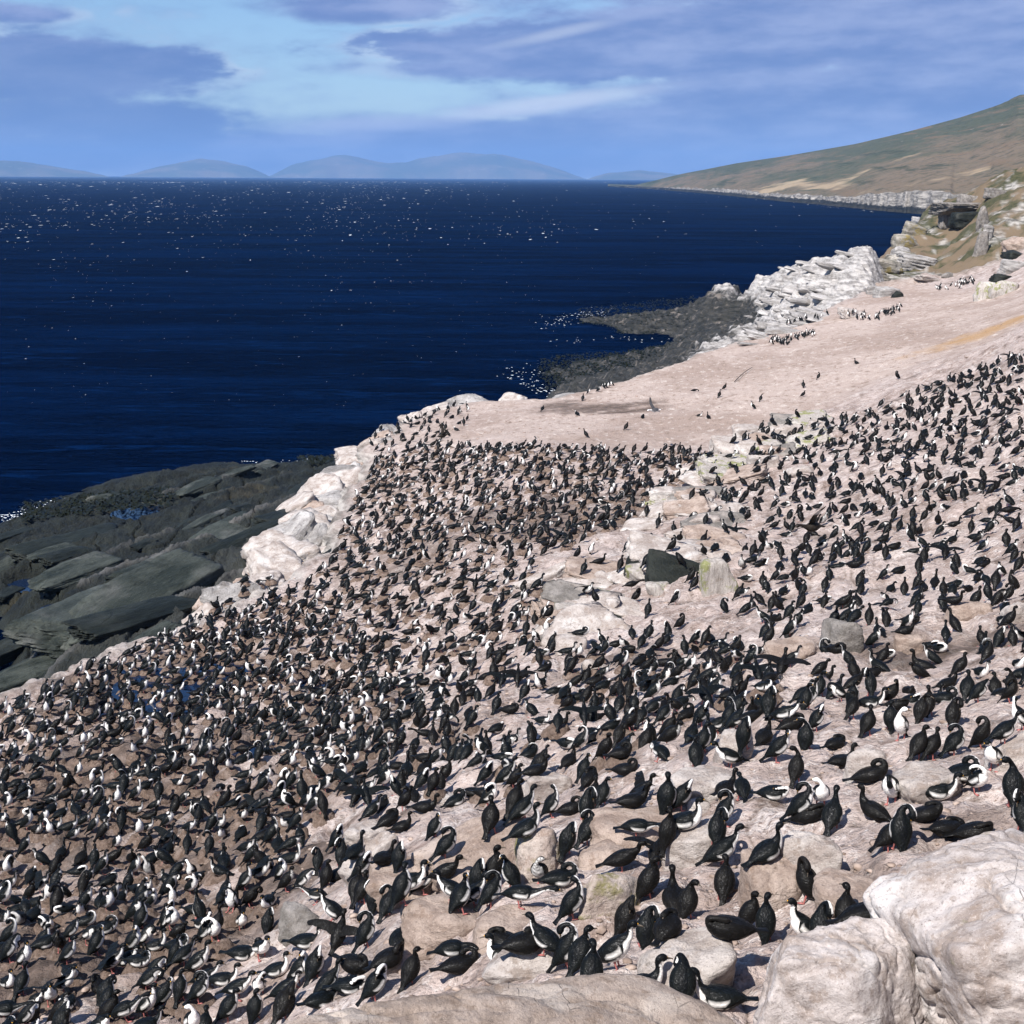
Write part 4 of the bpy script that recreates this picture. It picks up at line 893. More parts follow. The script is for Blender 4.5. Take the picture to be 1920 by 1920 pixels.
ROCKS = [
    # px, py, w, h, mat, label, kwargs
    (1022, 1468, 80, 62, M_WHITE, 'white triangular boulder at the middle, behind the lichen boulder', dict(seed=31, planes=8, k=20, yaw=20)),
    (1010, 1600, 88, 88, M_LICHEN, 'boulder with yellow-green lichen on its top', dict(seed=32, rough=0.07)),
    (925, 1590, 200, 80, M_BEIGE, 'long pale rock left of the lichen boulder', dict(seed=33, yaw=25, tilt=(0, -16))),
    (1150, 1672, 130, 74, M_LICHEN, 'wedge-shaped pale slab propped up over a dark gap', dict(seed=34, planes=7, k=22, yaw=10, tilt=(-12, 22), depth=.7)),
    (1285, 1795, 180, 110, M_WHITE, 'white-streaked boulder just behind the bottom ledge', dict(seed=35, planes=9, tilt=(0, -8), sub=5)),
    (1520, 1602, 96, 120, M_WHITE, 'white boulder topped by two upright birds', dict(seed=36, planes=8, k=20, sub=5)),
    (1440, 1650, 110, 130, M_BEIGE, 'tan boulder left of the white two-bird boulder', dict(seed=37, sub=5)),
    (1605, 1668, 150, 60, M_BEIGE, 'low flat brown rock left of the corner boulder', dict(seed=38, flat=.5)),
    (1620, 1436, 64, 62, M_WHITE, 'egg-shaped pinkish-white boulder beside two lying birds', dict(seed=39, k=8, planes=6)),
    (1735, 1466, 110, 64, M_WHITE, 'pinkish-white slab boulder with crowded birds behind it', dict(seed=40, planes=8, k=20, yaw=15, tilt=(0, -12))),
    (1905, 1412, 100, 60, M_WHITE, 'pale slab at the right edge near a front-facing bird', dict(seed=41, tilt=(0, -20))),
    (1320, 1462, 130, 64, M_WHITE, 'pale rounded rock under the red-footed bird', dict(seed=42, flat=.6)),
    (1372, 1402, 70, 56, M_WHITE, 'small white rock behind the red-footed bird', dict(seed=43)),
    (1310, 1512, 42, 34, M_WHITE, 'small white stone right of a pair of preening birds', dict(seed=44)),
    (1300, 1580, 100, 86, M_WHITE, 'tall pale rock between the bowing bird and the preening pair', dict(seed=45, planes=9, tilt=(0, -15))),
    (1190, 1545, 190, 70, M_BEIGE, 'low beige rock behind the bowing bird', dict(seed=46, flat=.6)),
    (700, 1610, 110, 66, M_WHITE, 'tilted white slab at left centre with a bird against it', dict(seed=47, yaw=35, planes=7, k=22, tilt=(0, -28), depth=.5)),
    (770, 1645, 150, 70, M_BEIGE, 'rounded tan rock with a bird standing on top, left of centre', dict(seed=48)),
    (690, 1555, 90, 44, M_WHITE, 'flat pale rock at the border of the dense colony', dict(seed=49, flat=.6)),
    (830, 1495, 46, 36, M_WHITE, 'small white stone under a white-breasted bird', dict(seed=50)),
    (820, 1725, 170, 80, M_BEIGE, 'broad tan boulder behind the bottom ledge, left of centre', dict(seed=51, sub=5)),
    (745, 1800, 80, 60, M_BEIGE, 'brown rock with a dark bird lying on it, near the ledge', dict(seed=52)),
    (565, 1725, 80, 66, M_GREY, 'grey-brown rock under the stretching bird', dict(seed=53)),
    (1000, 1790, 160, 70, M_WHITE, 'pale rock behind the half-hidden bird on the ledge', dict(seed=54, tilt=(0, -10))),
    (960, 1725, 160, 50, M_BEIGE, 'flat tan rock under the crouching bird', dict(seed=55, flat=.5)),
    (1140, 1600, 90, 46, M_BEIGE, 'small tan rock in front of the bowing bird', dict(seed=56)),
    (1582, 1192, 70, 60, M_GREY, 'grey square-cut block in the right of the colony', dict(seed=57, planes=5, k=26)),
    (1702, 1212, 44, 40, M_BEIGE, 'round brown stone right of the grey block', dict(seed=58)),
    (1815, 1140, 70, 40, M_BEIGE, 'low brown rock at far right, above the dark wet patch', dict(seed=59)),
    (1908, 1145, 50, 56, M_WHITE, 'pale rock cut by the right edge of the picture', dict(seed=60)),
    (1480, 1210, 90, 34, M_BEIGE, 'low brown rock left of the grey block', dict(seed=61, flat=.6)),
    # centre outcrop
    (1022, 1080, 118, 26, M_WHITE, 'long white log-shaped slab on the edge of the dense birds', dict(seed=62, yaw=26, depth=.28, tilt=(0, -16), planes=5, cat='flat rock', name='flat_rock')),
    (1345, 1082, 66, 74, M_GREYLICH, 'upright pale block with green lichen streaks beside a dark hollow', dict(seed=63, planes=4, k=30, depth=.8, cat='flat rock', name='flat_rock')),
    (1260, 1036, 200, 34, M_WHITE, 'long flat slab roofing the dark hollow', dict(seed=64, planes=5, k=24, depth=.55, yaw=-6, tilt=(14, 4), cat='flat rock', name='flat_rock', lift=1)),
    (1200, 1065, 60, 44, M_DARK, 'overhanging rock coloured dark as shade, at the left of the hollow', dict(seed=65, planes=7, k=20, tilt=(35, 25))),  # shade of the overhang is in the rock colour
    (1262, 1076, 110, 34, M_DARK, 'slab coloured dark as shade inside the hollow, left of the streaked block', dict(seed=66, planes=6, k=20, tilt=(30, 6), cat='flat rock', name='flat_rock')),  # dark colour paints the shade inside the hollow
    (1235, 1102, 44, 28, M_GREYLICH, 'ochre stone at the mouth of the hollow', dict(seed=67)),
    (1170, 1138, 120, 26, M_WHITE, 'flat white slab overhanging a black gap', dict(seed=68, planes=5, k=22, yaw=-14, depth=.6, tilt=(16, 12), cat='flat rock', name='flat_rock')),
    (1138, 1158, 74, 24, M_DARK, 'rock coloured black as the shadow under the overhanging flat slab', dict(seed=69, tilt=(30, 0))),  # black colour stands in for the shadow under the slab
    (1330, 1015, 110, 20, M_WHITE, 'thin tilted slab above the streaked block', dict(seed=70, yaw=-8, planes=5, k=22, depth=.5, tilt=(10, 8), cat='flat rock', name='flat_rock')),
    (1290, 998, 90, 18, M_WHITE, 'thin pale slab stacked behind the roof slab', dict(seed=71, yaw=6, planes=5, k=22, depth=.5, tilt=(10, -4), cat='flat rock', name='flat_rock')),
    (1240, 960, 90, 34, M_WHITE, 'bright white boulder at the left of the upper outcrop', dict(seed=72, planes=7, k=20, tilt=(0, -16))),
    (1240, 922, 60, 22, M_WHITE, 'low white stone behind the bright white boulder', dict(seed=73, planes=7)),
    (1320, 975, 60, 24, M_WHITE, 'flat white block under a pale bird', dict(seed=74, planes=5, k=24)),
    (1200, 985, 70, 18, M_WHITE, 'thin white slab next to the dark muddy hollow', dict(seed=75, planes=6, tilt=(8, -8), cat='flat rock', name='flat_rock')),
    (1390, 838, 110, 30, M_WHITE, 'white slab capping the rock pile at the edge of the sand', dict(seed=76, planes=6, k=22, yaw=-5, depth=.6, tilt=(8, 4), cat='flat rock', name='flat_rock')),
    (1372, 856, 60, 18, M_DARK, 'rock coloured dark as the shadow beneath the capping slab', dict(seed=77, tilt=(30, 0))),  # shadow beneath the slab painted by a dark rock
    (1428, 864, 56, 34, M_WHITE, 'white upright block right of the capping slab', dict(seed=78, planes=5, k=24)),
    (1408, 808, 58, 26, M_WHITE, 'smooth white hump against the sand with a bird on it', dict(seed=79, k=8, planes=6)),
    (1480, 806, 60, 22, M_WHITE, 'flat pale rock below two birds at the sand edge', dict(seed=80)),
    (1350, 872, 60, 16, M_WHITE, 'thin white slab low on the left of the rock pile', dict(seed=81, tilt=(0, -12), cat='flat rock', name='flat_rock')),
    (1500, 880, 50, 20, M_WHITE, 'small white stone among birds right of the rock pile', dict(seed=82)),
    (1120, 1250, 60, 34, M_WHITE, 'white dome-shaped stone with a preening bird on it', dict(seed=83, k=8)),
    (1075, 1205, 60, 36, M_WHITE, 'pale stone left of the black gap, lower outcrop', dict(seed=84)),
    (1055, 1165, 70, 30, M_WHITE, 'white stone at the foot of the log-shaped slab', dict(seed=85, tilt=(0, -10))),
    (1110, 1120, 70, 18, M_WHITE, 'low flat stone between the log slab and the hollow', dict(seed=86, flat=.5)),
    (1150, 1075, 56, 16, M_WHITE, 'small flat stone left of the dark hollow', dict(seed=87, flat=.5)),
]
# white bank above the shelf
BANK = [(700, 832, 46, 26), (725, 812, 44, 22), (772, 782, 34, 20), (668, 862, 40, 26), (640, 885, 60, 26), (655, 905, 50, 26), (610, 915, 60, 30), (625, 940, 60, 26), (600, 965, 50, 30), (575, 985, 60, 26), (545, 1005, 70, 34), (510, 1025, 70, 36), (560, 1040, 60, 34), (590, 1010, 50, 30),
        (525, 1075, 90, 40), (480, 1100, 90, 46), (440, 1120, 70, 40), (560, 940, 60, 22), (680, 950, 40, 26), (655, 980, 40, 24), (620, 1030, 44, 28), (640, 925, 40, 20), (880, 752, 50, 14), (820, 768, 40, 14), (960, 750, 40, 10), (1060, 742, 36, 10)]
bl = ['highest', 'second highest', 'third', 'fourth', 'fifth', 'sixth', 'seventh', 'eighth', 'ninth', 'tenth', 'eleventh', 'twelfth', 'thirteenth', 'fourteenth', 'fifteenth', 'sixteenth', 'seventeenth', 'eighteenth', 'nineteenth', 'twentieth', 'twenty-first', 'twenty-second', 'twenty-third', 'twenty-fourth', 'twenty-fifth', 'twenty-sixth']
order = sorted(range(len(BANK)), key=lambda i: BANK[i][1])
for rk_, i in enumerate(order):
    px, py, w, h = BANK[i]
    g = at_drop(px, py, 17.6 if py > 840 else 17.0)
    rock(px, py, w, h, [M_WHITE, M_STRATA, M_WHITE][i % 3], f'white bank rock between colony edge and dark shelf, {bl[rk_]} counted from the top', seed=120 + i, dist=float(np.linalg.norm(g - np.array([0, 0, H]))), planes=9, k=18, yaw=25 + (i * 37) % 60 - 30, tilt=((i * 23) % 30 - 10, -18 + (i * 17) % 24 - 12), group='white rocks of the bank', strata=0.10, grow=1.45, sinkf=0.45, depth=1.3, rough=0.09)
for px, py, w, h, mt, lab, kw in ROCKS:
    rock(px, py, w, h, mt, lab, **kw)
# rocks of the grassy point on the right
POINT = [(1660, 500, 60, 26, M_YELLOW, 'yellow lichen rock at the sea end of the grassy point'), (1690, 488, 70, 36, M_YELLOW, 'dark rock with yellow lichen above the white outcrop'), (1725, 490, 80, 34, M_STRATA, 'grey layered rock at the foot of the grassy point'), (1700, 452, 46, 30, M_YELLOW, 'lichen-topped crag at the seaward tip of the point'), (1712, 430, 40, 24, M_YELLOW, 'knob of yellow rock against the sea'), (1718, 412, 20, 16, M_STRATA, 'small stack on the skyline of the point'),
         (1690, 470, 40, 22, M_STRATA, 'white boulder half way up the seaward tip'), (1640, 512, 60, 22, M_YELLOW, 'yellow-stained slab joining the point and the white outcrop'),
         (1805, 389, 100, 22, M_GREY, 'roof rock over the black cave mouth'), (1772, 412, 24, 36, M_GREY, 'left jamb rock of the cave'), (1842, 410, 22, 40, M_GREY, 'right jamb rock of the cave'), (1806, 416, 54, 34, M_DARK, 'black back wall of the cave'),  # cave wall coloured black to paint the shade of the cave
         (1838, 455, 26, 70, M_GREY, 'dark vertical crag running down below the cave'), (1815, 378, 44, 22, M_GREY, 'layered crag above the cave'), (1870, 360, 40, 16, M_GREY, 'grey crag on the upper slope'), (1850, 440, 20, 40, M_STRATA, 'pale ribs right of the dark crag'),
         (1745, 522, 60, 9, M_WHITE, 'long pale log-shaped stone on the grass'), (1775, 516, 16, 12, M_GREY, 'round stone at the end of the log-shaped stone'), (1850, 545, 40, 44, M_GREYLICH, 'pale square buttress at the right of the sand'), (1880, 540, 50, 36, M_GREYLICH, 'second pale buttress beside the square one'), (1905, 500, 60, 22, M_STRATA, 'layered slab jutting from the slope at the right edge'), (1905, 478, 50, 16, M_DARK, 'dark undercut below the skyline slab at the right edge'), (1912, 455, 60, 30, M_BEIGE, 'tan rock face at the right edge'), (1880, 520, 50, 16, M_DARK, 'dark recess above the buttress'),  # undercut and recess are dark rocks with painted shade
         (1600, 588, 60, 18, M_WHITE, 'flat white slab on the outcrop with birds beside it'), (1660, 548, 44, 22, M_STRATA, 'grey boulder at the corner of sand and grass'), (1682, 552, 22, 16, M_DARK, 'dark boulder at the corner of sand and grass'), (1640, 545, 30, 18, M_STRATA, 'pale rock left of the corner boulders')]
for i, (px, py, w, h, mt, lab) in enumerate(POINT):
    off = {'roof rock': -6.0, 'left jamb': -3.5, 'right jam': -3.5, 'black bac': 1.2}.get(lab[:9], 0.0)
    g = ground_hit(px, py + h * 0.35); dd = float(np.linalg.norm(g - np.array([0, 0, H]))) + off
    rock(px, py, w, h, mt, lab, seed=200 + i, planes=9, k=20, strata=0.12, yaw=10, tilt=(0, 10) if off == 0 else (0, 0), depth=0.7 if off == 0 else 0.9, dist=dd, sinkf=0.28 if off == 0 else 0.05)

# the pale ridge of cracked slabs running through the middle of the colony
RIDGE = [(1040, 1190), (1110, 1135), (1190, 1075), (1270, 1035), (1310, 985), (1290, 935), (1350, 880), (1420, 840), (1500, 805)]
rgr = np.random.default_rng(8); cand = []
for i in range(len(RIDGE) - 1):
    for q in range(7):
        t_ = rgr.random(); cand.append((RIDGE[i][0] + (RIDGE[i + 1][0] - RIDGE[i][0]) * t_ + rgr.normal() * 26, RIDGE[i][1] + (RIDGE[i + 1][1] - RIDGE[i][1]) * t_ + rgr.normal() * 13))
cand.sort(key=lambda q: -q[1])
def ordword(n):
    ones = ['', 'first', 'second', 'third', 'fourth', 'fifth', 'sixth', 'seventh', 'eighth', 'ninth', 'tenth', 'eleventh', 'twelfth', 'thirteenth', 'fourteenth', 'fifteenth', 'sixteenth', 'seventeenth', 'eighteenth', 'nineteenth']
    if n < 20: return ones[n]
    t_, o = divmod(n, 10); tens = ['', '', 'twent', 'thirt', 'fort', 'fift', 'sixt'][t_]
    return tens + 'ieth' if o == 0 else tens + 'y-' + ones[o]
for n_, (px, py) in enumerate(cand):
    sc_ = 0.55 + 0.45 * (py - 780) / 400
    rock(px, py, rgr.uniform(70, 170) * sc_, rgr.uniform(16, 36) * sc_, [M_WHITE, M_WHITE, M_BEIGE, M_GREYLICH][n_ % 4] if n_ % 9 else M_GREY, f'pale cracked slab of the central ridge, {ordword(n_ + 1)} counted from its lower end', seed=900 + n_, planes=7, k=24, depth=rgr.uniform(.5, .8), yaw=rgr.uniform(-25, 35), tilt=(rgr.uniform(4, 22), rgr.uniform(-18, 14)), cat='flat rock', name='flat_rock', crease=0.05, sinkf=0.12, grow=1.1, group='slabs of the central ridge', strata=0.08)
bgr = np.random.default_rng(18); cand = []
BL = [(690, 835), (668, 870), (640, 905), (615, 945), (585, 985), (545, 1030), (500, 1075), (450, 1115), (380, 1150)]
for i in range(len(BL) - 1):
    for q in range(6):
        t_ = bgr.random(); cand.append((BL[i][0] + (BL[i + 1][0] - BL[i][0]) * t_ + bgr.normal() * 16, BL[i][1] + (BL[i + 1][1] - BL[i][1]) * t_ + bgr.normal() * 12))
cand.sort(key=lambda q: -q[1])
for n_, (px, py) in enumerate(cand):
    g = at_drop(px, py, 17.9 if py > 850 else 17.4)
    rock(px, py, bgr.uniform(30, 80), bgr.uniform(14, 30), [M_WHITE, M_STRATA, M_BEIGE][n_ % 3], f'jagged pale slab of the bank above the shelf, {ordword(n_ + 1)} counted from below', seed=1000 + n_, dist=float(np.linalg.norm(g - np.array([0, 0, H]))), planes=7, k=26, depth=bgr.uniform(.6, 1.1), yaw=bgr.uniform(10, 70), tilt=(bgr.uniform(-5, 25), bgr.uniform(-35, 0)), cat='flat rock', name='flat_rock', crease=0.05, strata=0.1, group='slabs of the white bank')

# ------------------------------------------------------------------ birds
def mat_feather():
    m, b, bs = material('plumage')
    c = b.n('ShaderNodeAttribute', attribute_name='Col').outputs['Color']
    tc = b.n('ShaderNodeTexCoord').outputs['Object']
    n = b.noise(b.mapping(tc, scale=(14, 40, 40)), 1.0, 3, 0.6)
    c2 = b.mix(b.sstep(n, 0.35, 0.7, 0, 0.5), c, b.mix(1.0, c, (1.9, 1.85, 1.8), 'MULTIPLY'))
    b.put(bs.inputs['Base Color'], c2); b.put(bs.inputs['Roughness'], b.sstep(n, 0.3, 0.7, 0.62, 0.30)); b.put(bs.inputs['Specular IOR Level'], b.sstep(n, 0.5, 0.72, 0.1, 0.34))
    bump(b, bs, b.math('ADD', n, b.noise(tc, 55, 3, 0.6)), 0.55, 0.012)
    return m
M_FEATHER = mat_feather()
def flat_mat(name, col, rough):
    m, b, bs = material(name); n = b.noise(b.n('ShaderNodeTexCoord').outputs['Object'], 60, 3)
    b.put(bs.inputs['Base Color'], b.mix(n, tuple(v * 0.7 for v in col), tuple(min(1, v * 1.25) for v in col))); bs.inputs['Roughness'].default_value = rough
    return m
M_FOOT = flat_mat('pink_foot', (0.34, 0.115, 0.105), 0.6)
M_BILL = bpy.data.materials.new('horn_bill'); M_BILL = M_FEATHER

# spine tables: x forward, y left, z up, half width, half depth, white limit (ventral, -2 none)
BODY_UP = [(-.285, 0, .035, .045, .007, -2), (-.215, 0, .115, .034, .014, -2), (-.15, 0, .175, .055, .05, -1.3), (-.085, 0, .225, .088, .085, -.8), (-.02, 0, .30, .102, .105, -.55), (.035, 0, .38, .092, .098, -.3), (.07, 0, .45, .066, .072, -.05)]
BODY_LEAN = [(-.36, 0, .085, .045, .007, -2), (-.27, 0, .14, .034, .015, -2), (-.20, 0, .18, .055, .05, -1.3), (-.12, 0, .215, .088, .083, -.8), (-.03, 0, .265, .102, .1, -.55), (.05, 0, .325, .09, .095, -.3), (.105, 0, .385, .064, .07, -.05)]
BODY_SIT = [(-.41, 0, .075, .047, .007, -2), (-.30, 0, .085, .036, .015, -2), (-.22, 0, .095, .06, .05, -1.4), (-.13, 0, .105, .1, .085, -.95), (-.02, 0, .115, .118, .1, -.7), (.075, 0, .14, .105, .095, -.4), (.145, 0, .185, .07, .075, -.1)]
BODY_BOW = [(-.38, 0, .17, .047, .007, -2), (-.28, 0, .2, .035, .015, -2), (-.2, 0, .225, .058, .05, -1.3), (-.12, 0, .245, .09, .083, -.8), (-.02, 0, .262, .102, .098, -.55), (.07, 0, .275, .09, .092, -.3), (.135, 0, .29, .064, .068, -.1)]
def neck(pts, wl=0.0):
    w = [(.044, .048, .0), (.030, .033, -.05), (.026, .029, -.15), (.034, .036, -.35), (.039, .042, -.5), (.024, .026, -.7)]
    return [(*p, q[0], q[1], q[2] + wl) for p, q in zip(pts, w)]
POSES = {
    'stand': (BODY_UP + neck([(.09, 0, .495), (.09, 0, .535), (.086, 0, .575), (.096, 0, .612), (.13, 0, .625), (.165, 0, .618)]), True, False),
    'alert': (BODY_UP + neck([(.088, 0, .505), (.082, 0, .56), (.078, 0, .61), (.09, 0, .652), (.122, .012, .668), (.157, .025, .668)]), True, False),
    'short': (BODY_UP + neck([(.085, 0, .49), (.082, 0, .52), (.08, 0, .55), (.09, .005, .58), (.12, .02, .59), (.15, .04, .582)]), True, False),
    'preen': (BODY_UP + neck([(.095, .01, .51), (.09, .04, .565), (.045, .075, .595), (-.015, .1, .565), (-.04, .105, .515), (-.045, .1, .475)], -.45), True, False),
    'scratch': (BODY_UP + neck([(.115, .0, .495), (.165, .02, .52), (.205, .035, .49), (.205, .045, .44), (.18, .045, .405), (.15, .04, .385)]), True, False),
    'lean': (BODY_LEAN + neck([(.15, 0, .43), (.172, 0, .478), (.178, 0, .52), (.194, 0, .56), (.229, 0, .575), (.264, 0, .568)]), True, False),
    'bow': (BODY_BOW + neck([(.2, 0, .315), (.27, 0, .325), (.33, .01, .295), (.36, .02, .24), (.365, .025, .195), (.36, .025, .16)]), True, False),
    'reach': (BODY_BOW + neck([(.2, 0, .32), (.27, 0, .36), (.34, 0, .39), (.4, 0, .4), (.44, 0, .4), (.475, 0, .39)]), True, False),
    'sit': (BODY_SIT + neck([(.19, 0, .25), (.205, 0, .31), (.2, 0, .365), (.212, 0, .412), (.247, 0, .426), (.282, 0, .418)]), False, False),
    'sitpreen': (BODY_SIT + neck([(.185, .01, .245), (.18, .04, .295), (.13, .08, .315), (.07, .1, .285), (.04, .1, .24), (.03, .095, .205)], -.5), False, False),
    'sleep': (BODY_SIT + neck([(.175, .0, .225), (.165, .02, .25), (.12, .05, .262), (.065, .06, .25), (.03, .06, .235), (.0, .055, .225)], -.6), False, False),
    'turn': (BODY_UP + neck([(.09, .0, .495), (.095, .01, .535), (.09, .03, .575), (.075, .06, .605), (.06, .095, .612), (.05, .13, .605)]), True, False),
    'crouch': (BODY_LEAN[:6] + [(.1, 0, .365, .07, .075, -.05)] + neck([(.135, 0, .39), (.15, .0, .415), (.155, .01, .435), (.17, .015, .455), (.205, .02, .46), (.238, .02, .452)]), True, False),
    'lookup': (BODY_UP + neck([(.09, 0, .5), (.09, 0, .545), (.092, 0, .59), (.1, 0, .632), (.118, 0, .665), (.134, 0, .697)]), True, False),
    'sitturn': (BODY_SIT + neck([(.18, .01, .24), (.185, .02, .285), (.17, .05, .32), (.15, .08, .345), (.13, .115, .35), (.12, .15, .34)]), False, False),
    'spread': (BODY_LEAN + neck([(.15, 0, .43), (.172, 0, .478), (.178, 0, .52), (.194, 0, .56), (.229, 0, .575), (.264, 0, .568)]), True, True),
}
def catmull(P, n):
    P = np.asarray(P, float); m = len(P); t = np.linspace(0, m - 1, n); i = np.minimum(t.astype(int), m - 2); f = (t - i)[:, None]
    Q = np.vstack([2 * P[0] - P[1], P, 2 * P[-1] - P[-2]])
    p0, p1, p2, p3 = Q[i], Q[i + 1], Q[i + 2], Q[i + 3]
    return 0.5 * (2 * p1 + (p2 - p0) * f + (2 * p0 - 5 * p1 + 4 * p2 - p3) * f ** 2 + (3 * p1 - p0 - 3 * p2 + p3) * f ** 3)

BLACK = np.array([0.0026, 0.0034, 0.0042]); WHITE = np.array([0.70, 0.685, 0.665]); BROWN = np.array([0.0036, 0.0034, 0.0033]); WINGC = np.array([0.0036, 0.0046, 0.0048])
def bird_arrays(pose, tone, nr, ns, wings=True):
    spine, legs, spread = POSES[pose]
    S = catmull(spine, nr); S[:, 3:5] *= np.where((np.arange(nr) < nr * 0.5) & (np.arange(nr) > nr * 0.12), 1.2, 1.13)[:, None]; S[:, 2] -= 0.04 if legs else 0.0; S[:, 3:5] = np.maximum(S[:, 3:5], 0.004)
    C = S[:, :3]; T = np.gradient(C, axis=0); T /= np.linalg.norm(T, axis=1)[:, None]
    L = np.zeros_like(T); l = np.array([0, 1.0, 0])
    for i in range(nr):
        l = l - (l @ T[i]) * T[i]; l /= np.linalg.norm(l); L[i] = l
    Dv = np.cross(T, L)
    th = np.linspace(0, 2 * math.pi, ns, endpoint=False) - math.pi / 2
    V = C[:, None] + L[:, None] * (S[:, 3][:, None, None] * np.cos(th)[None, :, None]) + Dv[:, None] * (S[:, 4][:, None, None] * np.sin(th)[None, :, None])
    lim = S[:, 5][:, None] + 0.10 * np.sin(np.arange(nr) * 2.1)[:, None]
    st = np.sin(th)[None]
    wm = (st < lim)[..., None]
    if tone == 'adult': Cc = np.where(wm, WHITE, BLACK)
    elif tone == 'mottled': Cc = np.where(wm, WHITE * (0.45 + 0.4 * (np.sin(np.arange(nr) * 1.7)[:, None, None] * np.cos(th * 3)[None, :, None])), BROWN)
    else: Cc = np.where((st < -0.55)[..., None] & np.ones((nr, 1, 1), bool), BROWN * 1.9, BROWN) * np.ones((nr, ns, 1))
    Cc = np.broadcast_to(Cc, V.shape).reshape(-1, 3).copy()
    V = V.reshape(-1, 3); F = grid_faces(nr, ns, True)[:, ::-1]
    # end caps
    n0 = len(V); V = np.vstack([V, C[0][None] - T[0] * 0.004, C[-1][None] + T[-1] * 0.012]); Cc = np.vstack([Cc, BROWN, BLACK * 1.5])
    tri = [(n0, j, (j + 1) % ns) for j in range(ns)] + [(n0 + 1, (nr - 1) * ns + (j + 1) % ns, (nr - 1) * ns + j) for j in range(ns)]
    F = np.vstack([F, np.array([[a, b_, c, c] for a, b_, c in tri])])
    wing_col = WINGC if tone == 'adult' else BROWN * 1.25
    if wings and not spread:
        frac = lambda u: (nr - 1) * (0.50 - 0.40 * u)      # shoulder -> rump
        nu, nv = (11, 6) if nr > 30 else (5, 4)
        for sgn in (1, -1):
            base = len(V); W = []; cc = []
            for a in range(nu):
                u = a / (nu - 1); fi = frac(u); i = int(fi); f = fi - i
                c0 = C[i] * (1 - f) + C[min(i + 1, nr - 1)] * f; hw = S[i, 3] * (1 - f) + S[min(i + 1, nr - 1), 3] * f; hd = S[i, 4] * (1 - f) + S[min(i + 1, nr - 1), 4] * f
                hw = max(hw, 0.03); hd = max(hd, 0.022)
                lo = -35 + 75 * u ** 2.0 + 40 * max(0, 0.18 - u) / 0.18; hi = 74
                for v in range(nv):
                    q = v / (nv - 1); an = R(hi + (lo - hi) * q); ex = 1.05 + 0.07 * math.sin(math.pi * min(1, q * 1.02)) + (0.05 if v == nv - 1 else 0) - (0.09 if v == 0 else 0) - (0.08 if a == 0 else 0)
                    W.append(c0 + L[i] * sgn * hw * ex * math.cos(an) + Dv[i] * hd * ex * math.sin(an))
                    bar = nr > 30 and tone == 'adult' and 0.15 < u < 0.55 and v == nv - 2
                    cc.append(WHITE * 0.85 if bar else wing_col)
            V = np.vstack([V, W]); Cc = np.vstack([Cc, cc]); f4 = grid_faces(nu, nv) + base
            F = np.vstack([F, f4 if sgn < 0 else f4[:, ::-1]])
    if spread:
        for sgn in (1, -1):
            base = len(V); W = []; cc = []; n1, n2 = 9, 5
            for side in (1, -1):
                for a in range(n1):
                    u = a / (n1 - 1); ch = 0.2 * (1 - 0.62 * u) * (1.0 if u < .95 else .45)
                    for v in range(n2):
                        q = v / (n2 - 1); th_ = 0.011 * (1 - u * 0.7) * math.sin(math.pi * (0.12 + 0.8 * (1 - q))) * side
                        W.append((0.07 - 0.08 * u - q * ch - (0.02 * (a % 2) if v == n2 - 1 else 0), sgn * (0.05 + 0.5 * u), 0.37 + 0.13 * math.sin(u * 2.2) - 0.12 * u - q * ch * 0.45 + th_)); cc.append(wing_col)
            V = np.vstack([V, W]); Cc = np.vstack([Cc, cc]); g = grid_faces(n1, n2); F = np.vstack([F, g + base, g[:, ::-1] + base + n1 * n2])
    tip = C[-1]; td = T[-1]
    return V, F, Cc, tip, td, legs

def tube_simple(P, rad, ns=7):
    P = np.asarray(P, float); T = np.gradient(P, axis=0); T /= np.linalg.norm(T, axis=1)[:, None] + 1e-9
    ref = np.array([0.0, 1, 0]); V = []
    for p, t, r in zip(P, T, rad):
        a = ref - (ref @ t) * t; a /= np.linalg.norm(a); c = np.cross(t, a)
        for k in range(ns):
            an = 2 * math.pi * k / ns; V.append(p + r * (math.cos(an) * a + math.sin(an) * c))
    return np.array(V), grid_faces(len(P), ns, True)[:, ::-1]

def bill_arrays(tip, td, tone):
    up = np.array([0, 0, 1.0]); up = up - (up @ td) * td; up /= np.linalg.norm(up) + 1e-9
    P = [tip - td * .012, tip + td * .016, tip + td * .042, tip + td * .064, tip + td * .071 - up * .012]
    V, F = tube_simple(P, [.016, .0125, .0085, .0065, .003], 7)
    c = np.tile(np.array([0.085, 0.07, 0.055]), (len(V), 1))
    if tone == 'adult':
        D, F2 = ico(1); F2 = np.hstack([F2, F2[:, 2:]]); W = D * np.array([.011, .011, .010]) + tip + up * .013 + td * .004
        F = np.vstack([F, F2 + len(V)]); V = np.vstack([V, W]); c = np.vstack([c, np.tile([0.55, 0.27, 0.02], (len(W), 1))])
    return V, F, c

def leg_arrays(sgn):
    V, F = tube_simple([(-.03, sgn * .05, .16), (-.01, sgn * .055, .07), (.0, sgn * .055, .015)], [.02, .011, .009], 7)
    W = np.array([(-.02, sgn * .055, .02), (.075, sgn * .055 + .035, .004), (.09, sgn * .055, .004), (.075, sgn * .055 - .035, .004), (-.02, sgn * .055, .0), (.03, sgn * .055, .022)])
    G = np.array([[5, 1, 2, 2], [5, 2, 3, 3], [5, 0, 1, 1], [5, 3, 0, 0], [4, 2, 1, 1], [4, 3, 2, 2], [0, 4, 1, 1], [0, 3, 4, 4]]) + len(V)
    return np.vstack([V, W]), np.vstack([F, G])

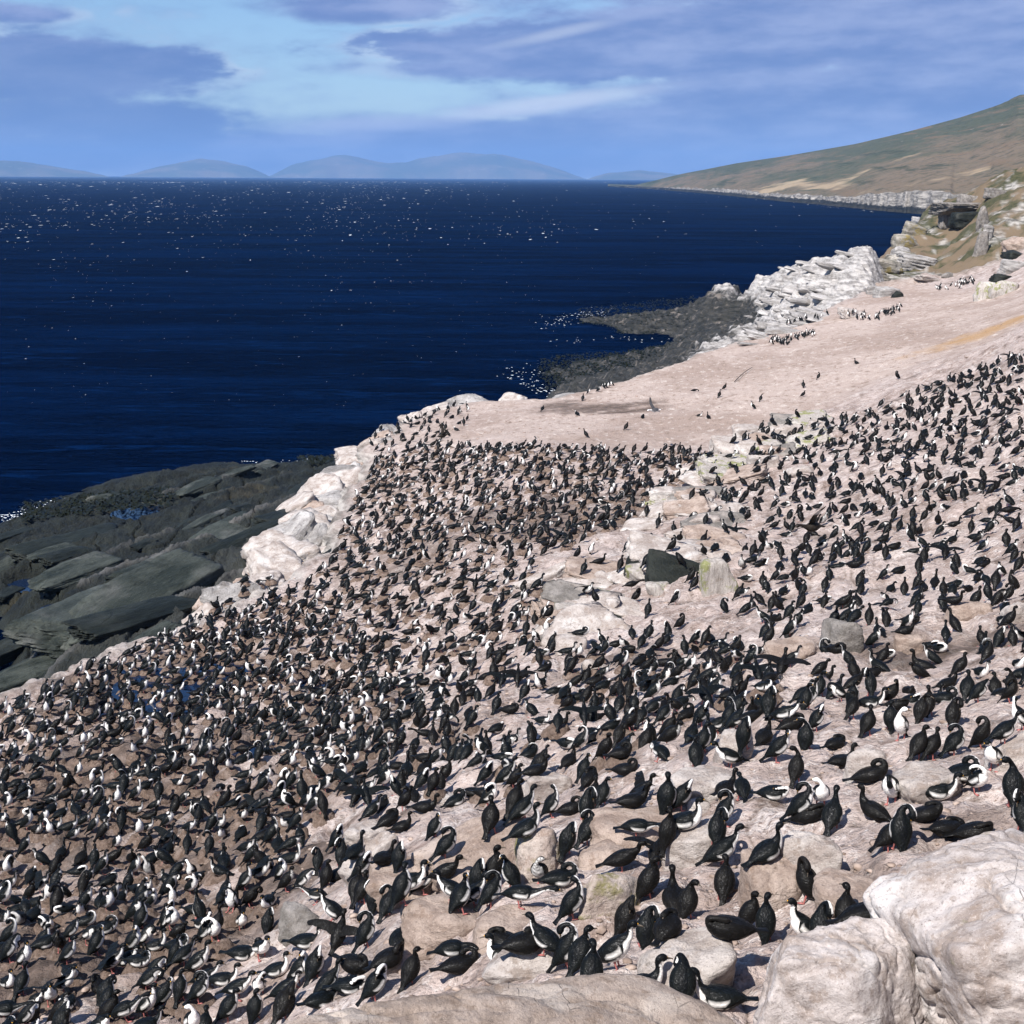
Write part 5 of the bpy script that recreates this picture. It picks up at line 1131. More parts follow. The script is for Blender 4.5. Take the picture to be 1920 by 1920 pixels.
def quads(name, V, F):
    """mesh from quads where repeated last index means a triangle"""
    tri = F[:, 2] == F[:, 3]
    T = np.vstack([F[tri][:, :3], F[~tri][:, [0, 1, 2]], F[~tri][:, [0, 2, 3]]])
    return mesh_np(name, V, T)

LIB = {}
def bird_lib(pose, tone):
    if (pose, tone) not in LIB:
        V, F, Cc, tip, td, legs = bird_arrays(pose, tone, 46, 18)
        me = quads('body', V, F); cattr(me, 'Col', Cc); me.materials.append(M_FEATHER)
        bv, bf, bc = bill_arrays(tip, td, tone); mb = quads('bill', bv, bf); cattr(mb, 'Col', bc); mb.materials.append(M_BILL)
        ml = []
        if legs:
            dx = {'lean': -.0, 'bow': -.02, 'reach': -.02, 'spread': 0}.get(pose, -.03)
            for s in (1, -1):
                lv, lf = leg_arrays(s); lv = lv + np.array([dx, 0, 0]); lm = quads('leg', lv, lf); lm.materials.append(M_FOOT); ml.append(lm)
        LIB[(pose, tone)] = (me, mb, ml)
    return LIB[(pose, tone)]
LOW = {}
def bird_low(pose, tone):
    if (pose, tone) not in LOW:
        V, F, Cc, tip, td, legs = bird_arrays(pose, tone, 14, 8, True)
        bv = np.array([tip, tip + td * .05]); n = len(V)
        P = np.vstack([tip + np.array([0, .011, 0]), tip - np.array([0, .011, 0]), tip + td * .055])
        V = np.vstack([V, P]); F = np.vstack([F, [[n, n + 1, n + 2, n + 2]]]); Cc = np.vstack([Cc, np.tile([.07, .055, .04], (3, 1))])
        if legs:
            n = len(V)
            for s in (1, -1):
                b0 = len(V); V = np.vstack([V, [(-.04, s * .05, .16), (-.02, s * .05, .16), (.0, s * .055, .0), (.07, s * .055 + .03, .006), (.07, s * .055 - .03, .006)]])
                F = np.vstack([F, [[b0, b0 + 1, b0 + 2, b0 + 2], [b0 + 2, b0 + 4, b0 + 3, b0 + 3]]]); Cc = np.vstack([Cc, np.tile([.26, .1, .09], (5, 1))])
        tri = F[:, 2] == F[:, 3]
        T = np.vstack([F[tri][:, :3], F[~tri][:, [0, 1, 2]], F[~tri][:, [0, 2, 3]]])
        LOW[(pose, tone)] = (V, T, Cc)
    return LOW[(pose, tone)]

# --- the birds read off the photograph: crop coordinates -> pixel, pose, heading (0 right, 90 away, 180 left, 270 towards us), tone
A5 = [(1165, 325, 'alert', 262, 'a'), (205, 478, 'lean', 175, 'a'), (470, 440, 'stand', 35, 'a'), (580, 560, 'alert', 85, 'j'), (830, 475, 'sit', 25, 'j'), (1010, 550, 'sitpreen', 20, 'j'), (640, 370, 'stand', 88, 'a'), (800, 370, 'sleep', 60, 'j'), (985, 290, 'short', 40, 'j'),
      (890, 200, 'stand', 75, 'j'), (268, 660, 'stand', 88, 'a'), (180, 625, 'sit', 45, 'j'), (460, 650, 'sleep', 5, 'a'), (600, 770, 'preen', 30, 'a'), (718, 700, 'short', 265, 'a'), (785, 820, 'lean', 62, 'a'), (670, 780, 'sleep', 10, 'j'), (1110, 685, 'scratch', 235, 'a'),
      (1370, 650, 'sit', 5, 'a'), (1605, 620, 'alert', 300, 'a'), (1520, 540, 'sitpreen', 20, 'a'), (1690, 490, 'short', 250, 'a'), (1255, 425, 'short', 70, 'j'), (1340, 430, 'short', 60, 'j'), (1460, 405, 'stand', 25, 'a'), (1630, 370, 'preen', 15, 'j'), (1740, 345, 'lean', 15, 'a'),
      (1145, 930, 'preen', 92, 'a'), (1010, 755, 'sit', 130, 'j'), (1320, 775, 'sleep', 350, 'j'), (125, 910, 'stand', 85, 'a'), (180, 800, 'preen', 45, 'a'), (425, 980, 'sit', 25, 'a'), (620, 1235, 'stand', 140, 'j'),
      (165, 1030, 'lean', 10, 'a'), (165, 1220, 'short', 80, 'j'), (330, 1400, 'short', 20, 'j'), (190, 1435, 'sleep', 185, 'j'), (410, 1445, 'short', 75, 'a'), (590, 1470, 'lean', 215, 'a'), (720, 1475, 'preen', 70, 'a'), (1800, 690, 'stand', 100, 'a'), (1845, 840, 'stand', 85, 'a'),
      (1840, 270, 'stand', 200, 'a'), (1330, 185, 'short', 60, 'j'), (1275, 215, 'stand', 85, 'j'), (1110, 255, 'short', 80, 'a'), (1150, 150, 'sleep', 10, 'j'), (505, 240, 'lean', 330, 'a'), (430, 185, 'stand', 70, 'a'), (395, 330, 'sit', 60, 'j'), (290, 365, 'stand', 60, 'a'), (135, 285, 'lean', 35, 'a'),
      (205, 255, 'stand', 60, 'a'), (45, 240, 'stand', 30, 'a'), (15, 470, 'short', 90, 'a'), (245, 180, 'stand', 45, 'a'), (605, 110, 'lean', 30, 'a'), (715, 75, 'stand', 85, 'a'), (800, 85, 'lean', 40, 'a'), (690, 270, 'preen', 50, 'a'), (640, 150, 'stand', 80, 'a'), (1600, 105, 'scratch', 20, 'a'), (1540, 95, 'short', 60, 'a'),
      (1790, 110, 'preen', 0, 'j'), (1450, 250, 'preen', 100, 'j'), (1000, 140, 'sit', 10, 'a'), (900, 130, 'short', 70, 'a'), (330, 215, 'sit', 20, 'j'), (560, 265, 'sleep', 20, 'j'), (60, 390, 'short', 70, 'a')]
A6 = [(60, 360, 'preen', 20, 'a'), (80, 515, 'short', 60, 'j'), (40, 215, 'preen', 30, 'a'), (170, 220, 'lean', 40, 'a'), (205, 400, 'short', 60, 'j'), (270, 440, 'lean', 55, 'a'), (435, 415, 'stand', 40, 'a'), (550, 400, 'sitpreen', 30, 'j'), (630, 435, 'stand', 90, 'a'), (680, 370, 'short', 90, 'j'),
      (740, 350, 'stand', 80, 'a'), (970, 330, 'spread', 20, 'j'), (915, 360, 'sit', 10, 'j'), (1130, 370, 'short', 85, 'a'), (1200, 375, 'stand', 40, 'a'), (520, 635, 'preen', 65, 'a'), (630, 585, 'stand', 50, 'a'), (290, 520, 'sit', 45, 'a'), (950, 540, 'bow', 15, 'a'), (850, 740, 'lean', 30, 'j'),
      (1050, 710, 'spread', 95, 'j'), (1120, 580, 'short', 95, 'j'), (1240, 490, 'sit', 5, 'a'), (65, 960, 'stand', 35, 'a'), (190, 850, 'stand', 150, 'a'), (115, 830, 'short', 30, 'j'), (370, 820, 'stand', 280, 'm'), (480, 830, 'sitpreen', 35, 'a'), (250, 960, 'reach', 10, 'a'), (560, 1020, 'stand', 55, 'a'),
      (1020, 900, 'short', 60, 'j'), (870, 1120, 'preen', 75, 'j'), (985, 1190, 'stand', 85, 'a'), (1130, 1130, 'sleep', 85, 'j'), (1250, 1020, 'alert', 80, 'j'), (1165, 950, 'sit', 90, 'j'), (400, 1240, 'lean', 165, 'a'), (265, 1230, 'sleep', 20, 'j'), (540, 1320, 'preen', 40, 'a'), (600, 1340, 'short', 80, 'a'), (830, 1330, 'lean', 10, 'a')]
A7 = [(955, 430, 'lean', 35, 'a'), (860, 335, 'spread', 70, 'j'), (745, 610, 'stand', 30, 'a'), (765, 710, 'stand', 90, 'a'), (850, 665, 'sit', 65, 'a'), (630, 735, 'stand', 88, 'a'), (1010, 705, 'sit', 60, 'j'), (1130, 725, 'stand', 65, 'a'), (1060, 465, 'sleep', 40, 'j'), (1140, 500, 'sit', 30, 'j'), (1270, 390, 'sit', 20, 'j'),
      (1340, 540, 'stand', 60, 'a'), (1390, 660, 'preen', 60, 'a'), (1560, 300, 'sit', 20, 'j'), (690, 830, 'short', 85, 'j'), (750, 800, 'sit', 60, 'j'), (850, 940, 'short', 110, 'j'), (905, 935, 'short', 70, 'j'), (890, 790, 'preen', 50, 'a'), (970, 985, 'preen', 80, 'a'), (1050, 1015, 'stand', 60, 'a'), (1150, 940, 'short', 70, 'a'), (1190, 850, 'sit', 10, 'a'),
      (1270, 880, 'stand', 45, 'a'), (1430, 930, 'lean', 200, 'a'), (1500, 1000, 'stand', 60, 'a'), (1570, 960, 'lean', 30, 'a'), (1590, 865, 'stand', 70, 'a'), (1390, 830, 'lean', 10, 'j'), (1120, 1185, 'sit', 70, 'a'), (930, 1195, 'stand', 40, 'a'), (760, 1185, 'spread', 70, 'j'), (620, 1385, 'stand', 60, 'a'), (430, 800, 'stand', 15, 'a'), (620, 940, 'reach', 190, 'a'), (710, 1055, 'lean', 170, 'a'),
      (550, 860, 'scratch', 20, 'a'), (330, 1115, 'alert', 85, 'a'), (1440, 1290, 'bow', 20, 'a'), (1060, 1320, 'sitpreen', 60, 'j'), (840, 1350, 'sleep', 350, 'j'), (560, 1200, 'sit', 15, 'a'), (290, 1270, 'lean', 330, 'a'), (180, 1270, 'sit', 20, 'a'), (390, 1370, 'sit', 10, 'a'), (520, 1430, 'stand', 15, 'a'), (440, 1530, 'lean', 20, 'a'), (280, 1500, 'preen', 300, 'a'), (150, 1510, 'lean', 15, 'a'),
      (60, 1430, 'sit', 20, 'a'), (270, 1620, 'short', 90, 'a'), (90, 1640, 'short', 60, 'a'), (700, 1480, 'lean', 60, 'a'), (640, 1560, 'sit', 60, 'a'), (830, 1470, 'sitpreen', 20, 'a'), (420, 1640, 'preen', 90, 'j')]
HID = [(1665, 1595, 'short', 15, 'j'), (1775, 1568, 'sleep', 20, 'j'), (1830, 1572, 'sleep', 350, 'j'), (1672, 1712, 'stand', 40, 'j'), (1620, 1735, 'sitpreen', 10, 'j'), (1578, 1745, 'short', 90, 'j'), (1350, 1888, 'sit', 175, 'a'), (1200, 1868, 'sit', 12, 'a'), (1278, 1880, 'scratch', 85, 'a'), (1105, 1858, 'short', 85, 'a'), (935, 1825, 'stand', 185, 'a'), (862, 1822, 'sitpreen', 20, 'j'), (945, 1778, 'sleep', 160, 'j'), (770, 1845, 'short', 60, 'j'), (705, 1875, 'preen', 30, 'a')]
HERO = {(1200, 1868): 'largest black-and-white shag with yellow bill-wattle, sitting behind the bottom ledge', (1350, 1888): 'black shag facing left, half hidden behind the right end of the ledge', (1278, 1880): 'shag with its head tucked forward, behind the bottom ledge, left of the left-facing one'}
TN = {'a': 'adult', 'j': 'young', 'm': 'mottled'}

bpy.context.view_layer.update()
DG = bpy.context.evaluated_depsgraph_get()
def cast_cam(px, py):
    d = ray(px, py); ok, loc, nor, idx, ob, mat = SC.ray_cast(DG, Vector((0, 0, H)), Vector(d))
    return np.array(loc) if ok else None
def cast_down(x, y, z):
    ok, loc, nor, idx, ob, mat = SC.ray_cast(DG, Vector((x, y, z)), Vector((0, 0, -1)))
    return (loc.z, nor.z, ob.name) if ok else (None, 0, '')

BIRDS = []      # (pos, pose, heading deg, tone, label or None, hand placed)
FRONT = ('rock_ledge',)
for lst, ox, oy, sc in ((A5, 1300, 1280, 3.0), (A6, 900, 1400, 3.2), (A7, 400, 1400, 3.2)):
    for x, y, po, hd, tn in lst:
        px, py = ox + x / sc, oy + y / sc
        p = cast_cam(px, py)
        if p is None: continue
        g = ground_hit(px, py)
        if np.linalg.norm(p - np.array([0, 0, H])) < 12.5: p = g
        hh = (int(x) * 7 + int(y) * 13) % 10
        if po in ('stand', 'alert') and hh < 8: po = ['turn', 'short', 'crouch', 'short', 'lookup', 'preen', 'crouch', 'short'][hh]
        if po == 'short' and hh in (6, 7): po = 'turn'
        BIRDS.append((p, po, hd + (hh - 5) * 5, TN[tn], None, True))
for px, py, po, hd, tn in HID:
    BIRDS.append((ground_hit(px, py, 12.5), po, hd, TN[tn], HERO.get((px, py)), True))

# --- the rest of the colony
REG = [([(0, 1335), (110, 1290), (250, 1228), (430, 1152), (560, 1108), (640, 1180), (760, 1240), (800, 1330), (640, 1500), (560, 1600), (540, 1690), (380, 1800), (400, 1990), (-60, 1990), (-60, 1360)], 0.455, 0.98, 'left'),
       ([(560, 1108), (630, 1045), (655, 960), (690, 905), (705, 865), (820, 838), (1000, 840), (1330, 852), (1340, 885), (1230, 925), (1180, 980), (1000, 1060), (985, 1110), (1060, 1200), (900, 1250), (760, 1240), (640, 1180)], 0.58, 0.93, 'mid'),
       ([(690, 835), (770, 785), (880, 752), (880, 790), (820, 835), (720, 860)], 0.9, 0.42, 'edge'),
       ([(760, 1240), (900, 1250), (1060, 1200), (1250, 1190), (1450, 1230), (1450, 1330), (1300, 1420), (1000, 1500), (820, 1520), (680, 1520), (640, 1500), (800, 1330)], 0.52, 0.9, 'centre'),
       ([(1560, 795), (1700, 745), (1840, 690), (1960, 655), (1960, 905), (1750, 850), (1600, 830)], 0.62, 0.8, 'band'),
       ([(1330, 885), (1440, 800), (1560, 795), (1600, 830), (1750, 850), (1960, 905), (1960, 1330), (1450, 1330), (1450, 1230), (1380, 1150), (1420, 1000), (1330, 930)], 0.58, 0.95, 'right'),
       ([(1640, 1160), (1960, 1140), (1960, 1290), (1500, 1290)], 0.6, 0.75, 'right'),
       ([(980, 1110), (1180, 980), (1330, 930), (1420, 1000), (1380, 1150), (1250, 1190), (1060, 1200)], 1.1, 0.28, 'rocks'),
       ([(880, 765), (1200, 740), (1500, 690), (1800, 660), (1560, 780), (1300, 840), (900, 830)], 4.0, 0.006, 'sand')]
rng = np.random.default_rng(99)
cells = {}
def too_close(x, y, d):
    i, j = int(x // 1.2), int(y // 1.2)
    for a in (-1, 0, 1):
        for c in (-1, 0, 1):
            for q in cells.get((i + a, j + c), ()):
                if (q[0] - x) ** 2 + (q[1] - y) ** 2 < min(d, max(q[2], d * 0.7)) ** 2: return True
    return False
def occupy(x, y, d): cells.setdefault((int(x // 1.2), int(y // 1.2)), []).append((x, y, d))
for b_ in BIRDS: occupy(b_[0][0], b_[0][1], 0.42)
NESTS = []
NC = 150000
ra = np.sqrt(rng.uniform(13.0 ** 2, 135 ** 2, NC)); aa = rng.uniform(R(-21), R(21), NC); rnd = rng.random(NC)
CXs, CYs = ra * np.sin(aa), ra * np.cos(aa)
clump = fbm2(CXs * 0.28, CYs * 0.28, 3, 140)
for i in range(NC):
    x, y = CXs[i], CYs[i]
    z = gz(x, y)
    if z < 2.6: continue
    px, py = to_px((x, y, z))
    if px < -40 or px > 1950 or py > 1960: continue
    hit = None
    for poly, sp, pr, nm in REG:
        if in_poly(px, py, poly): hit = (sp, pr, nm); break
    if not hit: continue
    sp, pr, nm = hit
    pr2 = pr
    if nm in ('right', 'edge', 'rocks'): pr2 = pr * (0.25 + 1.3 * smooth(clump[i], -0.25, 0.3))
    if rnd[i] > pr2 * 0.5 and nm not in ('left', 'mid', 'band', 'centre'): continue
    if nm == 'centre' and clump[i] < -0.30 and rnd[i] > 0.12: continue
    if nm in ('right',) and rnd[i] > 0.14 and clump[i] < -0.12: continue
    if too_close(x, y, sp * (0.9 + 0.5 * rng.random())): continue
    hz, nz_, obn = cast_down(x, y, z + 2.5)
    if hz is None or nz_ < 0.45: continue
    inpool = obn.startswith('pool')
    if inpool and rng.random() < 0.35: continue
    occupy(x, y, sp)
    nest = (nm == 'left' and (inpool or rng.random() < 0.8)) or (nm == 'mid' and rng.random() < 0.6) or (nm == 'centre' and rng.random() < 0.3)
    zz = hz
    if nest:
        s = rng.uniform(0.7, 1.05); NESTS.append(((x, y, hz), s)); zz = hz + 0.1 * s
    left = nm in ('left', 'mid')
    po = rng.choice(['stand', 'lean', 'short', 'preen', 'scratch', 'sit', 'sitpreen', 'sleep', 'alert', 'bow', 'reach', 'spread', 'turn', 'crouch', 'lookup', 'sitturn'], p=([.08, .10, .11, .08, .07, .17, .08, .05, .02, .02, .03, .02, .06, .06, .01, .04] if left else [.08, .08, .15, .10, .06, .09, .08, .10, .02, .02, .02, .03, .06, .07, .01, .03]))
    tn = rng.choice(['adult', 'young', 'mottled'], p=([.83, .15, .02] if nm == 'left' else [.62, .35, .03] if nm != 'right' and nm != 'band' else [.5, .46, .04]))
    hd = rng.normal(10 if left else 45, 50 if left else 60) if rng.random() < 0.85 else rng.uniform(0, 360)
    BIRDS.append((np.array([x, y, zz]), str(po), float(hd), str(tn), None, False))
# small far groups on the outcrop and along the grass edge
for (a, c, n) in (((1640, 598), (1690, 580), 22), ((1590, 590), (1640, 600), 14), ((1440, 645), (1530, 628), 30), ((1470, 610), (1560, 590), 14), ((1755, 545), (1830, 528), 34), ((1450, 640), (1480, 648), 12), ((1100, 742), (1160, 720), 8)):
    for i in range(n):
        t = rng.random(); p = cast_cam(a[0] + (c[0] - a[0]) * t, a[1] + (c[1] - a[1]) * t + rng.normal() * 3)
        if p is not None and p[1] < 260 and p[2] > 1: BIRDS.append((p, 'stand', float(rng.uniform(0, 360)), 'adult', None, False))

# nearest 300 in view become single birds
def vis(b_):
    u, v = to_px(b_[0] + np.array([0, 0, 0.3])); return -10 < u < 1930 and -10 < v < 1935
inv = [b_ for b_ in BIRDS if vis(b_)]
inv.sort(key=lambda b_: np.linalg.norm(b_[0] - np.array([0, 0, H])))
NEAR = inv[:300]; nid = set(id(b_) for b_ in NEAR); REST = [b_ for b_ in BIRDS if id(b_) not in nid]
print('BIRDS', len(BIRDS), 'in view', len(inv), 'nests', len(NESTS), 'far limit', np.linalg.norm(NEAR[-1][0] - np.array([0, 0, H])))

LAND = [(1022, 1468, 'white triangular boulder'), (1010, 1600, 'yellow-lichen boulder'), (1150, 1672, 'propped wedge slab'), (1285, 1795, 'white-streaked boulder'), (1520, 1602, 'two-bird white boulder'), (1620, 1436, 'egg-shaped boulder'), (1735, 1466, 'pinkish slab boulder'), (1905, 1412, 'right-edge slab'),
        (1320, 1462, 'pale rounded rock'), (1300, 1580, 'tall pale rock'), (700, 1610, 'tilted white slab'), (770, 1645, 'rounded tan rock'), (820, 1725, 'broad tan boulder'), (1820, 1590, 'corner boulder top'), (1560, 1745, 'leaning boulder top'), (1200, 1850, 'bottom ledge middle'), (760, 1850, 'bottom ledge left end'), (1582, 1192, 'grey square block'),
        (0, 1920, 'bottom left corner'), (0, 1500, 'upper left edge'), (0, 1700, 'lower left edge'), (250, 1920, 'bottom edge'), (480, 1920, 'ledge foot'), (565, 1725, 'grey-brown rock'), (1900, 1280, 'right edge middle'), (1120, 1250, 'white dome stone'), (830, 1495, 'small white stone')]
TENS = ['', '', 'twenty', 'thirty', 'forty', 'fifty', 'sixty', 'seventy', 'eighty', 'ninety']
ORD = ['', 'nearest', 'second-nearest', 'third-nearest', 'fourth-nearest', 'fifth-nearest', 'sixth-nearest', 'seventh-nearest', 'eighth-nearest', 'ninth-nearest', 'tenth-nearest', 'eleventh-nearest', 'twelfth-nearest', 'thirteenth-nearest', 'fourteenth-nearest', 'fifteenth-nearest', 'sixteenth-nearest', 'seventeenth-nearest', 'eighteenth-nearest', 'nineteenth-nearest']
ONES = ['', 'first', 'second', 'third', 'fourth', 'fifth', 'sixth', 'seventh', 'eighth', 'ninth']
def ordn(n):
    if n < 20: return ORD[n]
    if n > 99: return f'{n}th-nearest'
    t, o = divmod(n, 10)
    return (TENS[t][:-1] + 'ieth' if o == 0 else TENS[t] + '-' + ONES[o]) + '-nearest'
allpx = np.array([to_px(b_[0] + np.array([0, 0, .25])) for b_ in inv])
lrank = []
for lx, ly, ln in LAND:
    d = np.hypot(allpx[:, 0] - lx, allpx[:, 1] - ly); rk = np.empty(len(d), int); rk[np.argsort(d)] = np.arange(1, len(d) + 1); lrank.append(rk)
lrank = np.array(lrank)
PT = {'stand': 'standing upright', 'alert': 'stretching its neck', 'short': 'standing hunched', 'preen': 'preening over its back', 'scratch': 'preening its breast', 'lean': 'standing tilted forward', 'bow': 'bowing low', 'reach': 'reaching forward', 'sit': 'sitting low', 'sitpreen': 'sitting and preening', 'sleep': 'asleep', 'spread': 'with open wings', 'turn': 'looking aside', 'crouch': 'crouching', 'lookup': 'pointing its bill up', 'sitturn': 'sitting, looking aside'}
CN = {'adult': 'black-and-white shag', 'young': 'dark young shag', 'mottled': 'mottled young shag'}
def facing(h):
    h = h % 360
    return 'back turned' if 55 <= h <= 125 else 'facing left' if 125 < h < 235 else 'facing us' if 235 <= h <= 305 else 'facing right'
def make_bird(b_, lab):
    p, po, hd, tn, _, _ = b_
    me, mb, ml = bird_lib(po, tn)
    e = bpy.data.objects.new('cormorant', None); COL.objects.link(e); e.empty_display_size = 0.1
    s = rng.uniform(0.80, 0.93); fl = 1 if rng.random() < 0.5 else -1
    sink = -0.01
    e.location = (p[0], p[1], p[2] + sink); e.rotation_euler = (R(rng.normal() * 4), R(rng.normal() * 7), R(hd)); e.scale = (s * rng.uniform(.93, 1.1), s * rng.uniform(.95, 1.12), s * rng.uniform(.9, 1.06))
    for nm, m_ in [('body', me), ('bill', mb)] + [('leg', q) for q in ml]:
        o = bpy.data.objects.new(nm, m_); COL.objects.link(o); o.parent = e
        if fl < 0: o.scale = (1, -1, 1)
    tag(e, lab, 'bird', 'birds of the colony')
for i, b_ in enumerate(NEAR):
    k = int(np.argmin(lrank[:, i])); lab = b_[4] or f'{CN[b_[3]]} {PT[b_[1]]}, {facing(b_[2])}, {ordn(int(lrank[k, i]))} bird to {LAND[k][2]}'
    make_bird(b_, lab)
VV, FF, CC = [], [], []; base = 0
for p, po, hd, tn, _, _ in REST:
    V, T, C = bird_low(po, tn); s = rng.uniform(0.80, 0.95); h = R(hd); c, sn = math.cos(h), math.sin(h); fl = 1 if rng.random() < .5 else -1
    W = V * (s * np.array([rng.uniform(.92, 1.1), rng.uniform(.95, 1.1), rng.uniform(.88, 1.06)])); X = W[:, 0] * c - fl * W[:, 1] * sn; Y = W[:, 0] * sn + fl * W[:, 1] * c
    VV.append(np.stack([X + p[0], Y + p[1], W[:, 2] + p[2] - 0.01], -1)); FF.append((T if fl > 0 else T[:, ::-1]) + base); CC.append(C); base += len(V)
me = mesh_np('colony_birds', np.vstack(VV), np.vstack(FF)); cattr(me, 'Col', np.vstack(CC))
tag(link('colony_birds', me, M_FEATHER), 'crowd of smaller black and white birds farther back in the colony', 'birds', 'birds of the colony', kind='stuff')

# ------------------------------------------------------------------ nest mounds
def nest_arrays(seed, nu=13, ns=20):
    prof = [(0.0, .075), (.06, .08), (.11, .105), (.15, .13), (.19, .12), (.225, .085), (.255, .045), (.29, .0), (.33, -.06)]
    V = [(0, 0, .07)]
    for r, z in prof[1:]:
        for j in range(ns): V.append((r * math.cos(2 * math.pi * j / ns), r * math.sin(2 * math.pi * j / ns), z))
    V = np.array(V); nz = fbm3(V * 9 + seed * 3.1, 3, seed); V[:, :2] *= (1 + 0.28 * nz)[:, None]; V[:, 2] += 0.05 * fbm3(V * 14 + seed, 2, seed + 3)
    F = [(0, 1 + j, 1 + (j + 1) % ns, 1 + (j + 1) % ns) for j in range(ns)]
    for i in range(len(prof) - 2):
        for j in range(ns): a = 1 + i * ns + j; b2 = 1 + i * ns + (j + 1) % ns; F.append((a, a + ns, b2 + ns, b2))
    F = np.array(F); tri = F[:, 2] == F[:, 3]
    return V, np.vstack([F[tri][:, :3], F[~tri][:, [0, 1, 2]], F[~tri][:, [0, 2, 3]]])
nlow = [nest_arrays(i, ns=9) for i in range(6)]; nv = [nest_arrays(i) for i in range(6)]; nm_ = []
for V, F in nv:
    m_ = mesh_np('nest_mound', V, F); m_.materials.append(M_NEST); nm_.append(m_)
NESTS.sort(key=lambda q: np.linalg.norm(np.array(q[0]) - np.array([0, 0, H])))
vn = [q for q in NESTS if -20 < to_px(q[0])[0] < 1940 and to_px(q[0])[1] < 1935]
nearn = vn[:220]; ids = set(id(q) for q in nearn)
NL = [(0, 1920, 'bottom left corner'), (0, 1700, 'lower left edge'), (0, 1500, 'upper left edge'), (250, 1920, 'bottom edge'), (300, 1290, 'widest pool'), (250, 1650, 'middle of the lower left quarter'), (480, 1500, 'pool between nests'), (700, 1610, 'tilted white slab'), (565, 1725, 'grey-brown rock'), (830, 1495, 'small white stone')]
npx = np.array([to_px(q[0]) for q in vn]); nrank = []
for lx, ly, ln in NL:
    d = np.hypot(npx[:, 0] - lx, npx[:, 1] - ly); rk = np.empty(len(d), int); rk[np.argsort(d)] = np.arange(1, len(d) + 1); nrank.append(rk)
for i, (p, s) in enumerate(nearn):
    o = link('nest_mound', nm_[i % 6]); o.location = p; o.scale = (s, s, s * 1.05); o.rotation_euler = (0, 0, i * 1.7)
    u_, v_ = to_px(p); k = int(np.argmin([nrank[j][i] for j in range(len(NL))]))
    tag(o, f'brown mud nest mound among crowded birds, {ordn(int(nrank[k][i]))} mound to {NL[k][2]}', 'nest', 'mud nest mounds')
VV, FF = [], []; base = 0
for i, q in enumerate(NESTS):
    if id(q) in ids: continue
    V, F = nlow[i % 6]; a = i * 1.7; c, sn = math.cos(a), math.sin(a); W = V * q[1]
    VV.append(np.stack([W[:, 0] * c - W[:, 1] * sn + q[0][0], W[:, 0] * sn + W[:, 1] * c + q[0][1], W[:, 2] + q[0][2]], -1)); FF.append(F + base); base += len(V)
if VV: tag(link('nest_mounds', mesh_np('nest_mounds', np.vstack(VV), np.vstack(FF)), M_NEST), 'low mud nest mounds among the farther birds', 'nests', 'mud nest mounds', kind='stuff')

# ------------------------------------------------------------------ loose stones
def build_stones():
    rng = np.random.default_rng(44); VV, FF = [], []; base = 0
    var = [rock_verts(700 + i, (1, .75, .38), 1, 6, 30, 0.16) for i in range(8)]
    n = 0
    for i in range(11000):
        r = math.exp(rng.uniform(math.log(13), math.log(120))); a = rng.uniform(R(-21), R(21)); x, y = r * math.sin(a), r * math.cos(a); z = gz(x, y)
        if z < 3.2: continue
        px, py = to_px((x, y, z))
        sandy = SANDF(np.array([x]), np.array([y]))[0] if r > 60 else 0
        if rng.random() > (0.55 if sandy < .5 else 0.5): continue
        V, F = var[rng.integers(8)]; s = 0.012 + 0.075 * rng.random() ** 6 * (1.1 if r < 45 else 1.4) + 0.0005 * r; an = rng.uniform(0, 6.28); c, sn = math.cos(an), math.sin(an); W = V * s
        VV.append(np.stack([W[:, 0] * c - W[:, 1] * sn + x, W[:, 0] * sn + W[:, 1] * c + y, W[:, 2] + z + s * .1], -1)); FF.append(F + base); base += len(V); n += 1
    m, b, bs = material('loose_stone'); p = pos(b); nn = b.noise(p, 6, 2)
    b.put(bs.inputs['Base Color'], b.mix(b.sstep(nn, .35, .65), (0.16, 0.115, 0.09), (0.38, 0.3, 0.255))); bs.inputs['Roughness'].default_value = 0.95
    tag(link('loose_stones', mesh_np('loose_stones', np.vstack(VV), np.vstack(FF), False), m), 'loose pebbles and crumbs strewn over the ground', 'stones', kind='stuff')
build_stones()

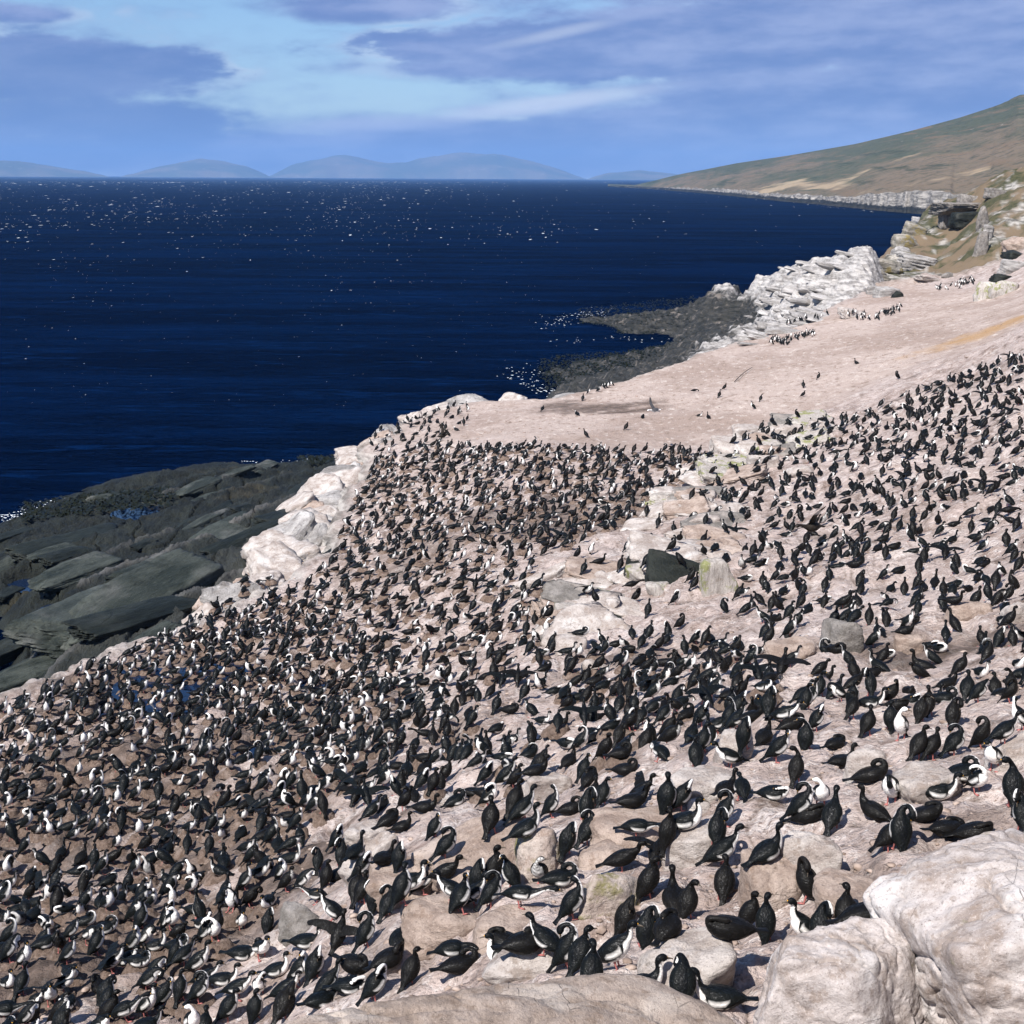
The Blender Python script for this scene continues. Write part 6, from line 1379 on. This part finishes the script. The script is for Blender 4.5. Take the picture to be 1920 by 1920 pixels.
# ------------------------------------------------------------------ birds in the air, stick
def flyer(px, py, dist, span, head, roll, pitch, cols, label, flap):
    V, F, C, tip, td, _ = bird_arrays('reach', 'young', 30, 12, False)
    V = V - np.array([0, 0, .26]); V[:, 2] -= V[:, 0] * 0.12; C = np.where((V[:, 2] < 0.0)[:, None], cols[1], cols[0]); C[V[:, 0] > .2] = cols[2]
    e = bpy.data.objects.new('flying_bird', None); COL.objects.link(e); k = span / 1.35
    me = quads('body', V, F); cattr(me, 'Col', C); link('body', me, M_FEATHER, e)
    for sgn in (1, -1):
        W = []; n1, n2 = 15, 6
        for side in (1, -1):
            for a in range(n1):
                u = a / (n1 - 1); ch = .2 * (1 - .25 * u) * math.sqrt(max(0.02, 1 - u ** 3.5)); sweep = .09 * math.sin(u * 2.6) - .20 * max(0, u - .45)
                for v in range(n2):
                    q = v / (n2 - 1); W.append((.13 + sweep - q * ch, sgn * (.04 + .64 * u), flap[0] * u - flap[1] * u * u + .02 * side * (1 - .8 * u) * math.sin(math.pi * (.1 + .8 * q)) * .6))
        W = np.array(W); g = grid_faces(n1, n2); FF = np.vstack([g, g[:, ::-1] + n1 * n2])
        mw = quads('wing', W, FF); cc = np.tile(cols[0], (len(W), 1)); cc[np.abs(W[:, 1]) > .45] = cols[0] * .7; 
        if cols[3]: cc[(np.abs(W[:, 1]) > .40) & (np.abs(W[:, 1]) < .5)] = WHITE * .7
        cattr(mw, 'Col', cc); link('wing', mw, M_FEATHER, e)
    bv, bf, bc = bill_arrays(tip - np.array([0, 0, .26 + tip[0] * .12]), td, 'young'); mb = quads('bill', bv, bf); cattr(mb, 'Col', bc); link('bill', mb, M_FEATHER, e)
    e.location = at_dist(px, py, dist); e.scale = (k, k, k); e.rotation_euler = (R(roll), R(pitch), R(head)); tag(e, label, 'bird')
flyer(1522, 985, 34, 1.35, 215, 38, 0, (np.array([.016, .013, .011]), np.array([.02, .016, .013]), np.array([.016, .013, .011]), True), 'dark brown skua flying low over the right of the colony', (.25, .1))
flyer(1228, 768, 80, 1.3, 200, -30, 8, (np.array([.05, .05, .055]), np.array([.6, .6, .6]), np.array([.65, .65, .65]), False), 'white-headed gull flying over the pale sand', (.5, .1))
flyer(829, 816, 78, 1.3, 20, 5, 0, (np.array([.02, .016, .013]), np.array([.02, .016, .013]), np.array([.02, .016, .013]), False), 'dark bird with raised wings above the left edge of the colony', (.75, .25))
def stick():
    a = cast_cam(1377, 718); c = cast_cam(1412, 690)
    P = [a + (c - a) * t + np.array([0, 0, .08 + .12 * math.sin(t * 3.1)]) for t in np.linspace(0, 1, 7)]
    V, F = tube_simple(P, [.03, .035, .03, .027, .024, .02, .012], 6); me = mesh_np('driftwood_stick', V, F)
    tag(link('driftwood_stick', me, flat_mat('driftwood', (.06, .05, .045), .9)), 'thin dark driftwood stick lying on the open sand', 'stick')
stick()
